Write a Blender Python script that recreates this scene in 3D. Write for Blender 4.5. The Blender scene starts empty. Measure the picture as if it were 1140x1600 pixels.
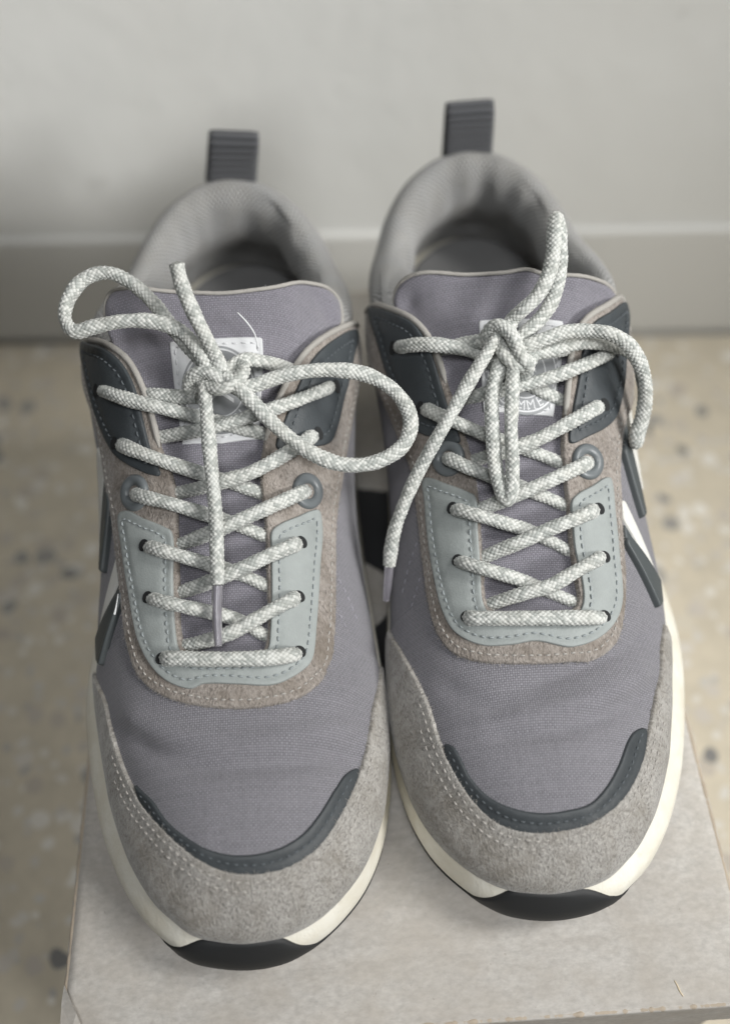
import bpy, bmesh, math, random
import numpy as np
from mathutils import Vector, Matrix, noise
from mathutils.bvhtree import BVHTree
from mathutils.geometry import delaunay_2d_cdt, barycentric_transform

random.seed(7); RNG = np.random.default_rng(7)
SC = bpy.context.scene
COL = SC.collection
rad = math.radians

# ------------------------------------------------------------------ camera
ZB = 0.12                       # height of the box top above the floor
CAM_H, FPX, PITCH, ROLL = 0.353, 1600.0, rad(54.91), rad(3.5)
CX, CY = 570.0, 800.0
CAM = np.array([0.0, 0.0, ZB + CAM_H])
_s, _c = math.sin(PITCH), math.cos(PITCH)
_R = np.array([1.0, 0, 0]); _F = np.array([0, _c, -_s]); _D = np.array([0, -_s, -_c])
RIGHT = _R * math.cos(ROLL) + _D * math.sin(ROLL)
DOWN = -_R * math.sin(ROLL) + _D * math.cos(ROLL)
cam_d = bpy.data.cameras.new('camera')
cam = bpy.data.objects.new('camera', cam_d); COL.objects.link(cam)
M = Matrix(((RIGHT[0], -DOWN[0], -_F[0], CAM[0]), (RIGHT[1], -DOWN[1], -_F[1], CAM[1]),
            (RIGHT[2], -DOWN[2], -_F[2], CAM[2]), (0, 0, 0, 1)))
cam.matrix_world = M
cam_d.sensor_fit = 'VERTICAL'; cam_d.sensor_height = 24.0; cam_d.sensor_width = 36.0
cam_d.lens = 24.0 * FPX / 1600.0
cam_d.clip_start = 0.01; cam_d.clip_end = 50
cam_d.dof.use_dof = True; cam_d.dof.focus_distance = 0.326; cam_d.dof.aperture_fstop = 2.6
cam_d.dof.aperture_blades = 0
SC.camera = cam

# ------------------------------------------------------------------ light
w = bpy.data.worlds.new('World'); SC.world = w; w.use_nodes = True
bg = w.node_tree.nodes['Background']
bg.inputs[0].default_value = (0.86, 0.92, 1.0, 1); bg.inputs[1].default_value = 0.022

def area(name, loc, target, sx, sy, power, col, spread=180):
    d = bpy.data.lights.new(name, 'AREA'); d.shape = 'RECTANGLE'; d.size = sx; d.size_y = sy
    d.energy = power; d.color = col; d.spread = rad(spread)
    o = bpy.data.objects.new(name, d); COL.objects.link(o); o.location = loc
    o.rotation_euler = (Vector(target) - Vector(loc)).to_track_quat('-Z', 'Y').to_euler()
    return o
area('window_light', (1.00, -0.50, 1.00), (-0.12, 0.42, 0.35), 0.55, 0.55, 1.26, (1.0, 0.99, 0.965), 30)
area('added_side_light', (1.00, 0.00, 1.30), (0.15, 0.10, 0.10), 0.50, 0.50, 0.62, (1.0, 0.985, 0.95), 30)  # added side lamp, fitted for brightness on the right; no doorway there
area('room_light', (0.10, -0.50, 1.50), (0.13, 0.12, 0.10), 0.55, 0.50, 0.44, (0.985, 0.995, 1.0), 32)

SC.view_settings.view_transform = 'Standard'; SC.view_settings.look = 'None'
SC.view_settings.exposure = 0.2; SC.view_settings.gamma = 1.0
SC.view_settings.use_curve_mapping = False

# ------------------------------------------------------------------ node helpers
class NT:
    def __init__(s, name):
        s.m = bpy.data.materials.new(name); s.m.use_nodes = True
        s.t = s.m.node_tree; s.b = s.t.nodes['Principled BSDF']
    def n(s, typ, **kw):
        nd = s.t.nodes.new(typ)
        for k, v in kw.items():
            if k.startswith('i_'):
                key = k[2:].replace('_', ' ')
                nd.inputs[int(key) if key.isdigit() else key].default_value = v
            else: setattr(nd, k, v)
        return nd
    def l(s, a, b): s.t.links.new(a, b)
    def math(s, op, a, b=None, c=None):
        nd = s.n('ShaderNodeMath', operation=op)
        for i, v in enumerate((a, b, c)):
            if v is None: continue
            if isinstance(v, (int, float)): nd.inputs[i].default_value = v
            else: s.l(v, nd.inputs[i])
        return nd.outputs[0]
    def mix(s, f, a, b, blend='MIX'):
        nd = s.n('ShaderNodeMix', data_type='RGBA', blend_type=blend)
        for i, v in ((0, f), (6, a), (7, b)):
            if isinstance(v, (int, float)): nd.inputs[i].default_value = v
            elif isinstance(v, tuple): nd.inputs[i].default_value = v if len(v) == 4 else (*v, 1)
            else: s.l(v, nd.inputs[i])
        return nd.outputs[2]
    def ramp(s, f, stops):
        nd = s.n('ShaderNodeValToRGB'); s.l(f, nd.inputs[0]); e = nd.color_ramp.elements
        while len(e) < len(stops): e.new(0.5)
        for el, (p, c) in zip(e, stops):
            el.position = p; el.color = (c, c, c, 1) if isinstance(c, (int, float)) else (*c, 1)
        return nd.outputs[0]
    def coord(s, kind='Object', scale=None):
        o = s.n('ShaderNodeTexCoord').outputs[kind]
        if scale is not None:
            mp = s.n('ShaderNodeMapping'); s.l(o, mp.inputs[0]); mp.inputs['Scale'].default_value = scale; o = mp.outputs[0]
        return o
    def noise(s, vec, scale, detail=3, rough=0.55, dist=0.0):
        nd = s.n('ShaderNodeTexNoise'); s.l(vec, nd.inputs['Vector'])
        nd.inputs['Scale'].default_value = scale; nd.inputs['Detail'].default_value = detail
        nd.inputs['Roughness'].default_value = rough; nd.inputs['Distortion'].default_value = dist
        return nd.outputs['Fac']
    def bump(s, h, strength, dist, normal=None):
        nd = s.n('ShaderNodeBump'); s.l(h, nd.inputs['Height'])
        nd.inputs['Strength'].default_value = strength; nd.inputs['Distance'].default_value = dist
        if normal is not None: s.l(normal, nd.inputs['Normal'])
        return nd.outputs[0]
    def out(s, col=None, rough=None, normal=None, **kw):
        for key, v in (('Base Color', col), ('Roughness', rough), ('Normal', normal)):
            if v is None: continue
            if isinstance(v, (int, float)): s.b.inputs[key].default_value = v
            elif isinstance(v, tuple): s.b.inputs[key].default_value = (*v, 1)
            else: s.l(v, s.b.inputs[key])
        for k, v in kw.items(): s.b.inputs[k.replace('_', ' ')].default_value = v
        return s.m

def mat_canvas(name, ca, cb, pitch=0.00072, rot=0.0):
    t = NT(name)
    uv = t.n('ShaderNodeTexCoord').outputs['UV']
    mp = t.n('ShaderNodeMapping'); t.l(uv, mp.inputs[0]); mp.inputs['Rotation'].default_value = (0, 0, rot)
    # slight wander of the threads
    wn = t.n('ShaderNodeTexNoise', i_Scale=90.0, i_Detail=2.0); t.l(mp.outputs[0], wn.inputs['Vector'])
    vs = t.n('ShaderNodeVectorMath', operation='SUBTRACT'); t.l(wn.outputs['Color'], vs.inputs[0]); vs.inputs[1].default_value = (.5, .5, .5)
    sc = t.n('ShaderNodeVectorMath', operation='SCALE'); t.l(vs.outputs[0], sc.inputs[0]); sc.inputs['Scale'].default_value = 0.0005
    ad = t.n('ShaderNodeVectorMath', operation='ADD'); t.l(mp.outputs[0], ad.inputs[0]); t.l(sc.outputs[0], ad.inputs[1])
    sp = t.n('ShaderNodeSeparateXYZ'); t.l(ad.outputs[0], sp.inputs[0])
    u = t.math('DIVIDE', sp.outputs[0], pitch); v = t.math('DIVIDE', sp.outputs[1], pitch)
    fu = t.math('FLOOR', u); fv = t.math('FLOOR', v)
    par = t.math('MODULO', t.math('ABSOLUTE', t.math('ADD', fu, fv)), 2.0)      # 0: warp on top, 1: weft
    su = t.math('SINE', t.math('MULTIPLY', t.math('FRACT', u), math.pi))
    sv = t.math('SINE', t.math('MULTIPLY', t.math('FRACT', v), math.pi))
    hw = t.math('MULTIPLY', t.math('POWER', su, 0.55), t.math('ADD', 0.45, t.math('MULTIPLY', sv, 0.55)))
    hf = t.math('MULTIPLY', t.math('POWER', sv, 0.55), t.math('ADD', 0.45, t.math('MULTIPLY', su, 0.55)))
    h = t.math('ADD', t.math('MULTIPLY', hw, t.math('SUBTRACT', 1.0, par)), t.math('MULTIPLY', hf, par))
    # each thread its own shade
    cv = t.n('ShaderNodeCombineXYZ'); t.l(t.math('MULTIPLY', fu, t.math('SUBTRACT', 1.0, par)), cv.inputs[0]); t.l(t.math('MULTIPLY', fv, par), cv.inputs[1]); t.l(par, cv.inputs[2])
    wh = t.n('ShaderNodeTexWhiteNoise'); t.l(cv.outputs[0], wh.inputs['Vector'])
    cell = t.n('ShaderNodeTexWhiteNoise'); cc = t.n('ShaderNodeCombineXYZ'); t.l(fu, cc.inputs[0]); t.l(fv, cc.inputs[1]); t.l(cc.outputs[0], cell.inputs['Vector'])
    k = t.math('ADD', t.math('MULTIPLY', wh.outputs[0], 0.30), t.math('MULTIPLY', cell.outputs[0], 0.35))
    col = t.mix(par, ca, cb)
    big = t.noise(uv, 22, 4)
    col = t.mix(t.math('MULTIPLY', k, 0.55), col, tuple(min(1, x * 1.75) for x in ca))
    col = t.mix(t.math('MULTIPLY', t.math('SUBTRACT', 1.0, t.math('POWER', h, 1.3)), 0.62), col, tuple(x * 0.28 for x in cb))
    col = t.mix(t.ramp(big, [(0.40, 0.0), (0.72, 0.30)]), col, tuple(x * 0.72 for x in ca))
    fb = t.noise(t.coord('UV', (5200, 5200, 1)), 1.0, 2)
    hh = t.math('ADD', h, t.math('MULTIPLY', fb, 0.25))
    return t.out(col, 0.85, t.bump(hh, 0.75, 0.00028), Sheen_Weight=0.25, Sheen_Roughness=0.5, Specular_IOR_Level=0.25)

def mat_suede(name, ca, cb, dirt=0.6):
    t = NT(name); uv = t.coord('UV')
    wn = t.n('ShaderNodeTexNoise', i_Scale=70.0, i_Detail=2.0); t.l(uv, wn.inputs['Vector'])
    ms = t.n('ShaderNodeVectorMath', operation='MULTIPLY_ADD'); t.l(wn.outputs['Color'], ms.inputs[0]); ms.inputs[1].default_value = (.006, .006, 0); t.l(uv, ms.inputs[2])
    mp = t.n('ShaderNodeMapping'); t.l(ms.outputs[0], mp.inputs[0]); mp.inputs['Scale'].default_value = (1.0, 0.62, 1.0)
    nap = t.noise(mp.outputs[0], 1450, 2, 0.6, 0.6); n2 = t.noise(mp.outputs[0], 620, 4, 0.7, 1.0); n3 = t.noise(uv, 38, 4, 0.62, 0.8); n4 = t.noise(uv, 120, 4, 0.6, 1.5)
    col = t.mix(t.ramp(n2, [(0.30, 0.0), (0.70, 1.0)]), ca, cb)
    col = t.mix(t.math('MULTIPLY', t.ramp(nap, [(0.30, 1.0), (0.50, 0.0)]), 0.66), col, tuple(x * 0.36 for x in ca))
    col = t.mix(t.math('MULTIPLY', t.ramp(nap, [(0.54, 0.0), (0.74, 1.0)]), 0.60), col, tuple(min(.9, x * 1.55) for x in cb))
    col = t.mix(t.math('MULTIPLY', t.ramp(n3, [(0.42, 0.0), (0.66, 1.0)]), dirt), col, (ca[0] * 0.66, ca[1] * 0.62, ca[2] * 0.55))
    col = t.mix(t.math('MULTIPLY', t.ramp(n4, [(0.50, 0.0), (0.66, 1.0)]), 0.5), col, tuple(min(.9, x * 1.18) for x in cb))
    h = t.math('ADD', t.math('MULTIPLY', nap, 0.8), t.math('ADD', t.math('MULTIPLY', n2, 0.8), t.math('MULTIPLY', n4, 0.6)))
    return t.out(col, 0.95, t.bump(h, 0.95, 0.0006), Sheen_Weight=0.4, Sheen_Roughness=0.35, Specular_IOR_Level=0.1)

def mat_leather(name, c, rough=0.5, scuff=0.25, cracks=0.0):
    t = NT(name); uv = t.coord('UV')
    vo = t.n('ShaderNodeTexVoronoi', i_Scale=1100.0, feature='DISTANCE_TO_EDGE'); t.l(uv, vo.inputs['Vector'])
    n1 = t.noise(uv, 160, 5, 0.6); n2 = t.noise(uv, 35, 4); n3 = t.noise(uv, 700, 4, 0.7, 2.0)
    col = t.mix(t.ramp(n1, [(0.3, 0.0), (0.75, 1.0)]), tuple(x * 0.90 for x in c), tuple(min(1, x * 1.08) for x in c))
    col = t.mix(t.math('MULTIPLY', t.ramp(n2, [(0.5, 0.0), (0.75, 1.0)]), scuff), col, tuple(x * 0.7 for x in c))
    spots = t.math('MULTIPLY', t.ramp(n3, [(0.655, 0.0), (0.675, 1.0)]), t.ramp(n2, [(0.52, 0.0), (0.58, 1.0)]))
    if cracks: col = t.mix(t.math('MULTIPLY', spots, cracks), col, tuple(x * 0.3 for x in c))
    h = t.math('ADD', t.ramp(vo.outputs['Distance'], [(0.0, 0.0), (0.25, 1.0)]), t.math('MULTIPLY', n1, 1.5))
    r = t.math('ADD', rough, t.math('MULTIPLY', n1, 0.15))
    nm = t.bump(h, 0.16, 0.00025)
    nm = t.bump(t.noise(uv, 60, 3), 0.25, 0.0015, nm)
    return t.out(col, r, nm, Specular_IOR_Level=0.4)

def mat_plain(name, c, rough=0.6, var=0.12, bscale=400, bstr=0.15, coordk='Object', **kw):
    t = NT(name); o = t.coord(coordk)
    n1 = t.noise(o, bscale, 4); n2 = t.noise(o, bscale / 14, 4)
    col = t.mix(n2, tuple(x * (1 - var) for x in c), tuple(min(1, x * (1 + var)) for x in c))
    return t.out(col, rough, t.bump(n1, bstr, 0.0004), **kw)

def mat_midsole():
    t = NT('foam_midsole'); o = t.coord('Object')
    n = t.noise(o, 55, 5, 0.65); f = t.noise(o, 900, 3)
    sp = t.n('ShaderNodeSeparateXYZ'); t.l(o, sp.inputs[0])
    col = t.mix(t.ramp(n, [(0.35, 0.0), (0.75, 1.0)]), (0.82, 0.80, 0.72), (0.68, 0.63, 0.51))
    spots = t.ramp(t.noise(o, 260, 3, 0.6), [(0.64, 0.0), (0.76, 0.22)])
    col = t.mix(spots, col, (0.40, 0.36, 0.28))
    st = t.noise(t.coord('Object', (220, 60, 60)), 1.0, 3)
    h = t.math('ADD', f, t.math('MULTIPLY', st, 1.5))
    return t.out(col, 0.55, t.bump(h, 0.35, 0.0005), Specular_IOR_Level=0.35)

def mat_lace():
    t = NT('braided_lace')
    at = t.n('ShaderNodeAttribute', attribute_name='braid')
    o = t.coord('Object')
    fib = t.noise(o, 4200, 2); big = t.noise(o, 120, 3)
    sp = t.n('ShaderNodeSeparateColor'); t.l(at.outputs['Color'], sp.inputs[0])
    col = t.ramp(sp.outputs[0], [(0.0, (0.36, 0.38, 0.365)), (0.38, (0.44, 0.46, 0.44)), (0.47, (0.62, 0.635, 0.61)), (1.0, (0.72, 0.73, 0.70))])
    col = t.mix(t.math('MULTIPLY', sp.outputs[1], 0.85), col, (0.17, 0.175, 0.16))
    col = t.mix(t.math('MULTIPLY', t.ramp(big, [(0.45, 0.0), (0.75, 1.0)]), 0.22), col, (0.52, 0.50, 0.44))
    return t.out(col, 0.9, t.bump(fib, 0.5, 0.0003), Sheen_Weight=0.2, Specular_IOR_Level=0.2)

def mat_mesh_lining(name, c, pitch=0.0021):
    t = NT(name); uv = t.n('ShaderNodeTexCoord').outputs['UV']
    sp = t.n('ShaderNodeSeparateXYZ'); t.l(uv, sp.inputs[0])
    u = t.math('DIVIDE', sp.outputs[0], pitch); v = t.math('DIVIDE', sp.outputs[1], pitch * 0.8)
    a = t.math('SINE', t.math('MULTIPLY', t.math('ADD', u, v), math.pi)); b = t.math('SINE', t.math('MULTIPLY', t.math('SUBTRACT', u, v), math.pi))
    h = t.math('MULTIPLY', t.math('ABSOLUTE', a), t.math('ABSOLUTE', b))
    n = t.noise(uv, 60, 4)
    col = t.mix(t.ramp(h, [(0.0, 0.0), (0.45, 1.0)]), tuple(x * 0.30 for x in c), c)
    col = t.mix(t.math('MULTIPLY', t.ramp(n, [(0.4, 0.0), (0.7, 1.0)]), 0.3), col, (c[0] * .8, c[1] * .75, c[2] * .66))
    return t.out(col, 0.9, t.bump(h, 0.9, 0.0009), Sheen_Weight=0.3, Specular_IOR_Level=0.2)

def mat_webbing(name, c):
    t = NT(name); uv = t.n('ShaderNodeTexCoord').outputs['UV']
    sp = t.n('ShaderNodeSeparateXYZ'); t.l(uv, sp.inputs[0])
    a = t.math('ABSOLUTE', t.math('SINE', t.math('MULTIPLY', sp.outputs[1], math.pi / 0.0027)))
    b = t.math('ABSOLUTE', t.math('SINE', t.math('MULTIPLY', sp.outputs[0], math.pi / 0.0009)))
    h = t.math('ADD', t.math('MULTIPLY', a, 1.0), t.math('MULTIPLY', b, 0.3))
    col = t.mix(t.math('POWER', a, 0.6), tuple(x * 0.35 for x in c), tuple(x * 1.15 for x in c))
    return t.out(col, 0.85, t.bump(h, 0.9, 0.0010), Sheen_Weight=0.2, Specular_IOR_Level=0.2)

def mat_wall():
    t = NT('painted_plaster'); o = t.coord('Object')
    n1 = t.noise(o, 5, 5, 0.6, 0.6); n2 = t.noise(o, 40, 6, 0.6); n3 = t.noise(o, 2.2, 3)
    sp = t.ramp(t.noise(o, 26, 2), [(0.70, 0.0), (0.76, 1.0)])
    col = t.mix(t.ramp(n1, [(0.3, 0.0), (0.75, 1.0)]), (0.81, 0.815, 0.795), (0.75, 0.76, 0.74))
    col = t.mix(t.ramp(n3, [(0.45, 0.0), (0.7, 0.35)]), col, (0.60, 0.575, 0.52))
    col = t.mix(t.math('MULTIPLY', sp, 0.18), col, (0.38, 0.37, 0.35))
    h = t.math('ADD', t.math('MULTIPLY', n1, 3.0), n2)
    return t.out(col, 0.75, t.bump(h, 0.22, 0.003), Specular_IOR_Level=0.3)

def mat_terrazzo(name, base, dim=1.0):
    t = NT(name); o = t.coord('Object')
    wn = t.n('ShaderNodeTexNoise', i_Scale=35.0, i_Detail=2.0); t.l(o, wn.inputs['Vector'])
    ms = t.n('ShaderNodeVectorMath', operation='MULTIPLY_ADD'); t.l(wn.outputs['Color'], ms.inputs[0]); ms.inputs[1].default_value = (.012, .012, .012); t.l(o, ms.inputs[2])
    col = t.mix(t.ramp(t.noise(o, 60, 5, 0.7), [(0.3, 0.0), (0.7, 1.0)]), tuple(x * 0.80 for x in base), base)
    for scale, thr, r, pal in ((150.0, 0.55, 0.42, ((0.50, 0.46, 0.40), (0.72, 0.69, 0.62), (0.42, 0.40, 0.37))),
                               (85.0, 0.50, 0.40, ((0.60, 0.55, 0.45), (0.47, 0.42, 0.36), (0.74, 0.71, 0.64))),
                               (64.0, 0.80, 0.34, ((0.24, 0.235, 0.225), (0.34, 0.325, 0.30), (0.18, 0.178, 0.172)))):
        v = t.n('ShaderNodeTexVoronoi', i_Scale=scale, feature='F1'); t.l(ms.outputs[0], v.inputs['Vector'])
        sc = t.n('ShaderNodeSeparateColor'); t.l(v.outputs['Color'], sc.inputs[0])
        pick = t.math('GREATER_THAN', sc.outputs[0], thr)
        inside = t.ramp(v.outputs['Distance'], [(r - 0.02, 1.0), (r + 0.02, 0.0)])
        chip = t.ramp(sc.outputs[1], [(0.0, pal[0]), (0.5, pal[1]), (1.0, pal[2])])
        col = t.mix(t.math('MULTIPLY', pick, inside), col, chip)
    return t.out(col, 0.42, t.bump(t.noise(o, 300, 4), 0.05, 0.001), Specular_IOR_Level=0.4)

def mat_cardboard(name, c):
    t = NT(name); o = t.coord('Object')
    fi = t.noise(t.coord('Object', (380, 620, 500)), 1.0, 4, 0.65)
    f2 = t.noise(t.coord('Object', (75, 95, 90)), 1.0, 5, 0.6)
    n2 = t.noise(o, 14, 5, 0.6); sp = t.ramp(t.noise(o, 420, 2), [(0.72, 0.0), (0.76, 1.0)])
    col = t.mix(t.ramp(fi, [(0.30, 0.0), (0.70, 1.0)]), tuple(x * 0.80 for x in c), tuple(min(1, x * 1.12) for x in c))
    col = t.mix(t.math('MULTIPLY', t.ramp(f2, [(0.38, 0.0), (0.68, 1.0)]), 0.55), col, (c[0] * 0.80, c[1] * 0.755, c[2] * 0.70))
    col = t.mix(t.math('MULTIPLY', t.ramp(n2, [(0.42, 0.0), (0.72, 1.0)]), 0.5), col, (c[0] * 0.74, c[1] * 0.71, c[2] * 0.68))
    col = t.mix(t.math('MULTIPLY', sp, 0.30), col, (0.22, 0.18, 0.14))
    return t.out(col, 0.88, t.bump(t.math('ADD', fi, f2), 0.28, 0.0006), Specular_IOR_Level=0.2)

MAT = dict(
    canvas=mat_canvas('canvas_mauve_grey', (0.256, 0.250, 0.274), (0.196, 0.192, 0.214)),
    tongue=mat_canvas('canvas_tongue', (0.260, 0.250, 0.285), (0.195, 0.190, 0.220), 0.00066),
    suede=mat_suede('suede_grey', (0.303, 0.288, 0.268), (0.392, 0.378, 0.356)),
    suede_eye=mat_suede('suede_taupe', (0.250, 0.222, 0.200), (0.330, 0.300, 0.275)),
    light_leather=mat_leather('leather_pale_grey', (0.300, 0.325, 0.320), 0.50, 0.2, 0.5),
    dark_leather=mat_leather('leather_slate', (0.052, 0.060, 0.066), 0.42, 0.3),
    trim=mat_leather('leather_slate_trim', (0.050, 0.057, 0.062), 0.42, 0.3),
    midsole=mat_midsole(),
    rubber=mat_leather('black_rubber', (0.022, 0.023, 0.024), 0.5, 0.3),
    grey_rubber=mat_plain('slate_rubber', (0.075, 0.085, 0.088), 0.45, 0.15, 500, 0.1),
    white_web=mat_plain('white_webbing', (0.66, 0.655, 0.62), 0.8, 0.1, 1500, 0.5),
    lining=mat_mesh_lining('mesh_lining', (0.46, 0.46, 0.455), 0.0029),
    insole=mat_plain('insole_felt', (0.20, 0.20, 0.20), 0.9, 0.2, 900, 0.4),
    webbing=mat_webbing('tab_webbing', (0.095, 0.098, 0.106)),
    lace=mat_lace(),
    label=mat_plain('white_label', (0.62, 0.63, 0.645), 0.6, 0.08, 1200, 0.2),
    print_grey=mat_plain('label_print', (0.26, 0.27, 0.28), 0.6, 0.1),
    aglet=mat_plain('clear_aglet', (0.36, 0.345, 0.385), 0.22, 0.3, 300, 0.25, Transmission_Weight=0.55),
    piping=mat_plain('piping_cloth', (0.36, 0.345, 0.32), 0.9, 0.2, 1600, 0.6),
    thread_grey=mat_plain('thread_grey', (0.30, 0.33, 0.34), 0.8, 0.2, 2000, 0.3),
    thread_dark=mat_plain('thread_slate', (0.095, 0.108, 0.118), 0.8, 0.2, 2000, 0.3),
    thread_pale=mat_plain('thread_pale', (0.40, 0.38, 0.355), 0.8, 0.25, 2000, 0.3),
    thread_mauve=mat_plain('thread_mauve', (0.34, 0.33, 0.37), 0.8, 0.2, 2000, 0.3),
    fuzz=mat_plain('suede_fibre', (0.38, 0.355, 0.325), 0.95, 0.2, 800, 0.1),
    hole=mat_plain('hole_shade', (0.016, 0.017, 0.018), 0.9),
    eyelet=mat_plain('eyelet_enamel', (0.135, 0.150, 0.158), 0.35, 0.1, 300, 0.08),
    ink=mat_plain('black_print', (0.018, 0.019, 0.022), 0.6, 0.25, 500, 0.2),
    twig=mat_plain('dry_twig', (0.60, 0.51, 0.37), 0.8, 0.3, 900, 0.3),
    wall=mat_wall(), floor=mat_terrazzo('terrazzo', (0.64, 0.575, 0.455)),
    skirting=mat_plain('skirting_tile', (0.68, 0.68, 0.655), 0.5, 0.06, 60, 0.05),
    grout=mat_plain('grout', (0.28, 0.26, 0.22), 0.9),
    card=mat_cardboard('grey_cardboard', (0.525, 0.505, 0.475)),
    card_edge=mat_plain('cardboard_core', (0.43, 0.365, 0.29), 0.9, 0.3, 700, 0.5),
)

# ------------------------------------------------------------------ mesh helpers
def link(name, me, mat, parent=None):
    o = bpy.data.objects.new(name, me); COL.objects.link(o)
    if mat is not None and not me.materials: me.materials.append(mat)
    if parent is not None: o.parent = parent
    return o

def mesh_np(name, V, F, uv=None, smooth=True):
    me = bpy.data.meshes.new(name)
    V = np.asarray(V, np.float32).reshape(-1, 3)
    if isinstance(F, np.ndarray):
        cnt = np.full(len(F), F.shape[1], np.int32); flat = F.astype(np.int32).ravel()
    else:
        cnt = np.fromiter((len(f) for f in F), np.int32, len(F)); flat = np.fromiter((int(i) for f in F for i in f), np.int32, int(cnt.sum()))
    start = np.r_[0, np.cumsum(cnt)[:-1]].astype(np.int32)
    me.vertices.add(len(V)); me.vertices.foreach_set('co', V.ravel())
    me.loops.add(len(flat)); me.loops.foreach_set('vertex_index', flat)
    me.polygons.add(len(cnt)); me.polygons.foreach_set('loop_start', start)
    me.polygons.foreach_set('use_smooth', np.full(len(cnt), smooth, bool))
    if uv is not None:
        lay = me.uv_layers.new(name='UVMap'); lay.data.foreach_set('uv', np.asarray(uv, np.float32)[flat].ravel())
    me.update(calc_edges=True); me.validate()
    return me

def grid_faces(n, m, closed_n=False, closed_m=False, flip=False):
    F = []
    for i in range(n if closed_n else n - 1):
        for j in range(m if closed_m else m - 1):
            a, b = i * m + j, ((i + 1) % n) * m + j
            c, d = ((i + 1) % n) * m + (j + 1) % m, i * m + (j + 1) % m
            F.append((a, d, c, b) if flip else (a, b, c, d))
    return F

def tab(x, xs, ys):
    """smooth (Hermite) table lookup"""
    xs = np.asarray(xs, float); ys = np.asarray(ys, float); x = np.asarray(x, float)
    d = np.gradient(ys, xs)
    i = np.clip(np.searchsorted(xs, x) - 1, 0, len(xs) - 2)
    h = xs[i + 1] - xs[i]; t = np.clip((x - xs[i]) / h, 0, 1)
    return ((2*t**3 - 3*t**2 + 1) * ys[i] + (t**3 - 2*t**2 + t) * h * d[i] + (-2*t**3 + 3*t**2) * ys[i + 1] + (t**3 - t**2) * h * d[i + 1])

def catmull(P, n_per=12, closed=False):
    P = np.asarray(P, float); n = len(P); out = []
    for i in range(n if closed else n - 1):
        if closed: p0, p1, p2, p3 = P[(i - 1) % n], P[i], P[(i + 1) % n], P[(i + 2) % n]
        else:
            p1, p2 = P[i], P[i + 1]
            p0 = P[i - 1] if i > 0 else 2 * p1 - p2
            p3 = P[i + 2] if i + 2 < n else 2 * p2 - p1
        # centripetal
        t0 = 0; t1 = t0 + max(1e-6, np.linalg.norm(p1 - p0) ** .5); t2 = t1 + max(1e-6, np.linalg.norm(p2 - p1) ** .5); t3 = t2 + max(1e-6, np.linalg.norm(p3 - p2) ** .5)
        t = np.linspace(t1, t2, n_per, endpoint=False)[:, None]
        A1 = (t1 - t) / (t1 - t0) * p0 + (t - t0) / (t1 - t0) * p1
        A2 = (t2 - t) / (t2 - t1) * p1 + (t - t1) / (t2 - t1) * p2
        A3 = (t3 - t) / (t3 - t2) * p2 + (t - t2) / (t3 - t2) * p3
        B1 = (t2 - t) / (t2 - t0) * A1 + (t - t0) / (t2 - t0) * A2
        B2 = (t3 - t) / (t3 - t1) * A2 + (t - t1) / (t3 - t1) * A3
        out.append((t2 - t) / (t2 - t1) * B1 + (t - t1) / (t2 - t1) * B2)
    out = np.concatenate(out)
    if not closed: out = np.vstack([out, P[-1]])
    return out

def resample(P, step, closed=False):
    P = np.asarray(P, float)
    if closed: P = np.vstack([P, P[:1]])
    d = np.r_[0, np.cumsum(np.linalg.norm(np.diff(P, axis=0), axis=1))]
    n = max(3, int(round(d[-1] / step)))
    t = np.linspace(0, d[-1], n + 1)
    Q = np.stack([np.interp(t, d, P[:, k]) for k in range(P.shape[1])], 1)
    return Q[:-1] if closed else Q

def seg_dist(Q, loop, closed=True):
    A = loop; B = np.roll(loop, -1, 0) if closed else None
    if not closed: A, B = loop[:-1], loop[1:]
    AB = B - A; L2 = (AB ** 2).sum(1) + 1e-18
    out = np.empty(len(Q))
    for k in range(0, len(Q), 1500):
        q = Q[k:k + 1500]
        t = np.clip(((q[:, None, :] - A[None]) * AB[None]).sum(2) / L2, 0, 1)
        out[k:k + 1500] = np.sqrt((((A[None] + t[..., None] * AB[None]) - q[:, None, :]) ** 2).sum(2).min(1))
    return out

def inside(Q, loop):
    x, y = Q[:, 0][:, None], Q[:, 1][:, None]
    x0, y0 = loop[:, 0][None], loop[:, 1][None]; x1, y1 = np.roll(loop[:, 0], -1)[None], np.roll(loop[:, 1], -1)[None]
    res = np.zeros(len(Q), bool)
    for k in range(0, len(Q), 2000):
        yy, xx = y[k:k + 2000], x[k:k + 2000]
        c = ((y0 > yy) != (y1 > yy)) & (xx < (x1 - x0) * (yy - y0) / (y1 - y0 + 1e-18) + x0)
        res[k:k + 2000] = c.sum(1) % 2 == 1
    return res

def area2(loop):
    x, y = loop[:, 0], loop[:, 1]
    return 0.5 * (x * np.roll(y, -1) - y * np.roll(x, -1)).sum()

def tag(o, label=None, cat=None, group=None, kind=None):
    for k, v in (('label', label), ('category', cat), ('group', group), ('kind', kind)):
        if v: o[k] = v
    return o

def px_dir(px, py):
    d = _F + RIGHT * (px - CX) / FPX + DOWN * (py - CY) / FPX
    return d            # unit depth along the optical axis

# ================================================================== the place
# floor tiles, skirting and wall; the wall is turned a little against the camera
WA, WB_ = np.array([-0.2035, 0.4765]), np.array([0.212, 0.4495])
wall_yaw = math.atan2(*(WB_ - WA)[::-1])
wall_o = Vector((0.0, float(np.interp(0, [WA[0], WB_[0]], [WA[1], WB_[1]])), 0))

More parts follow.
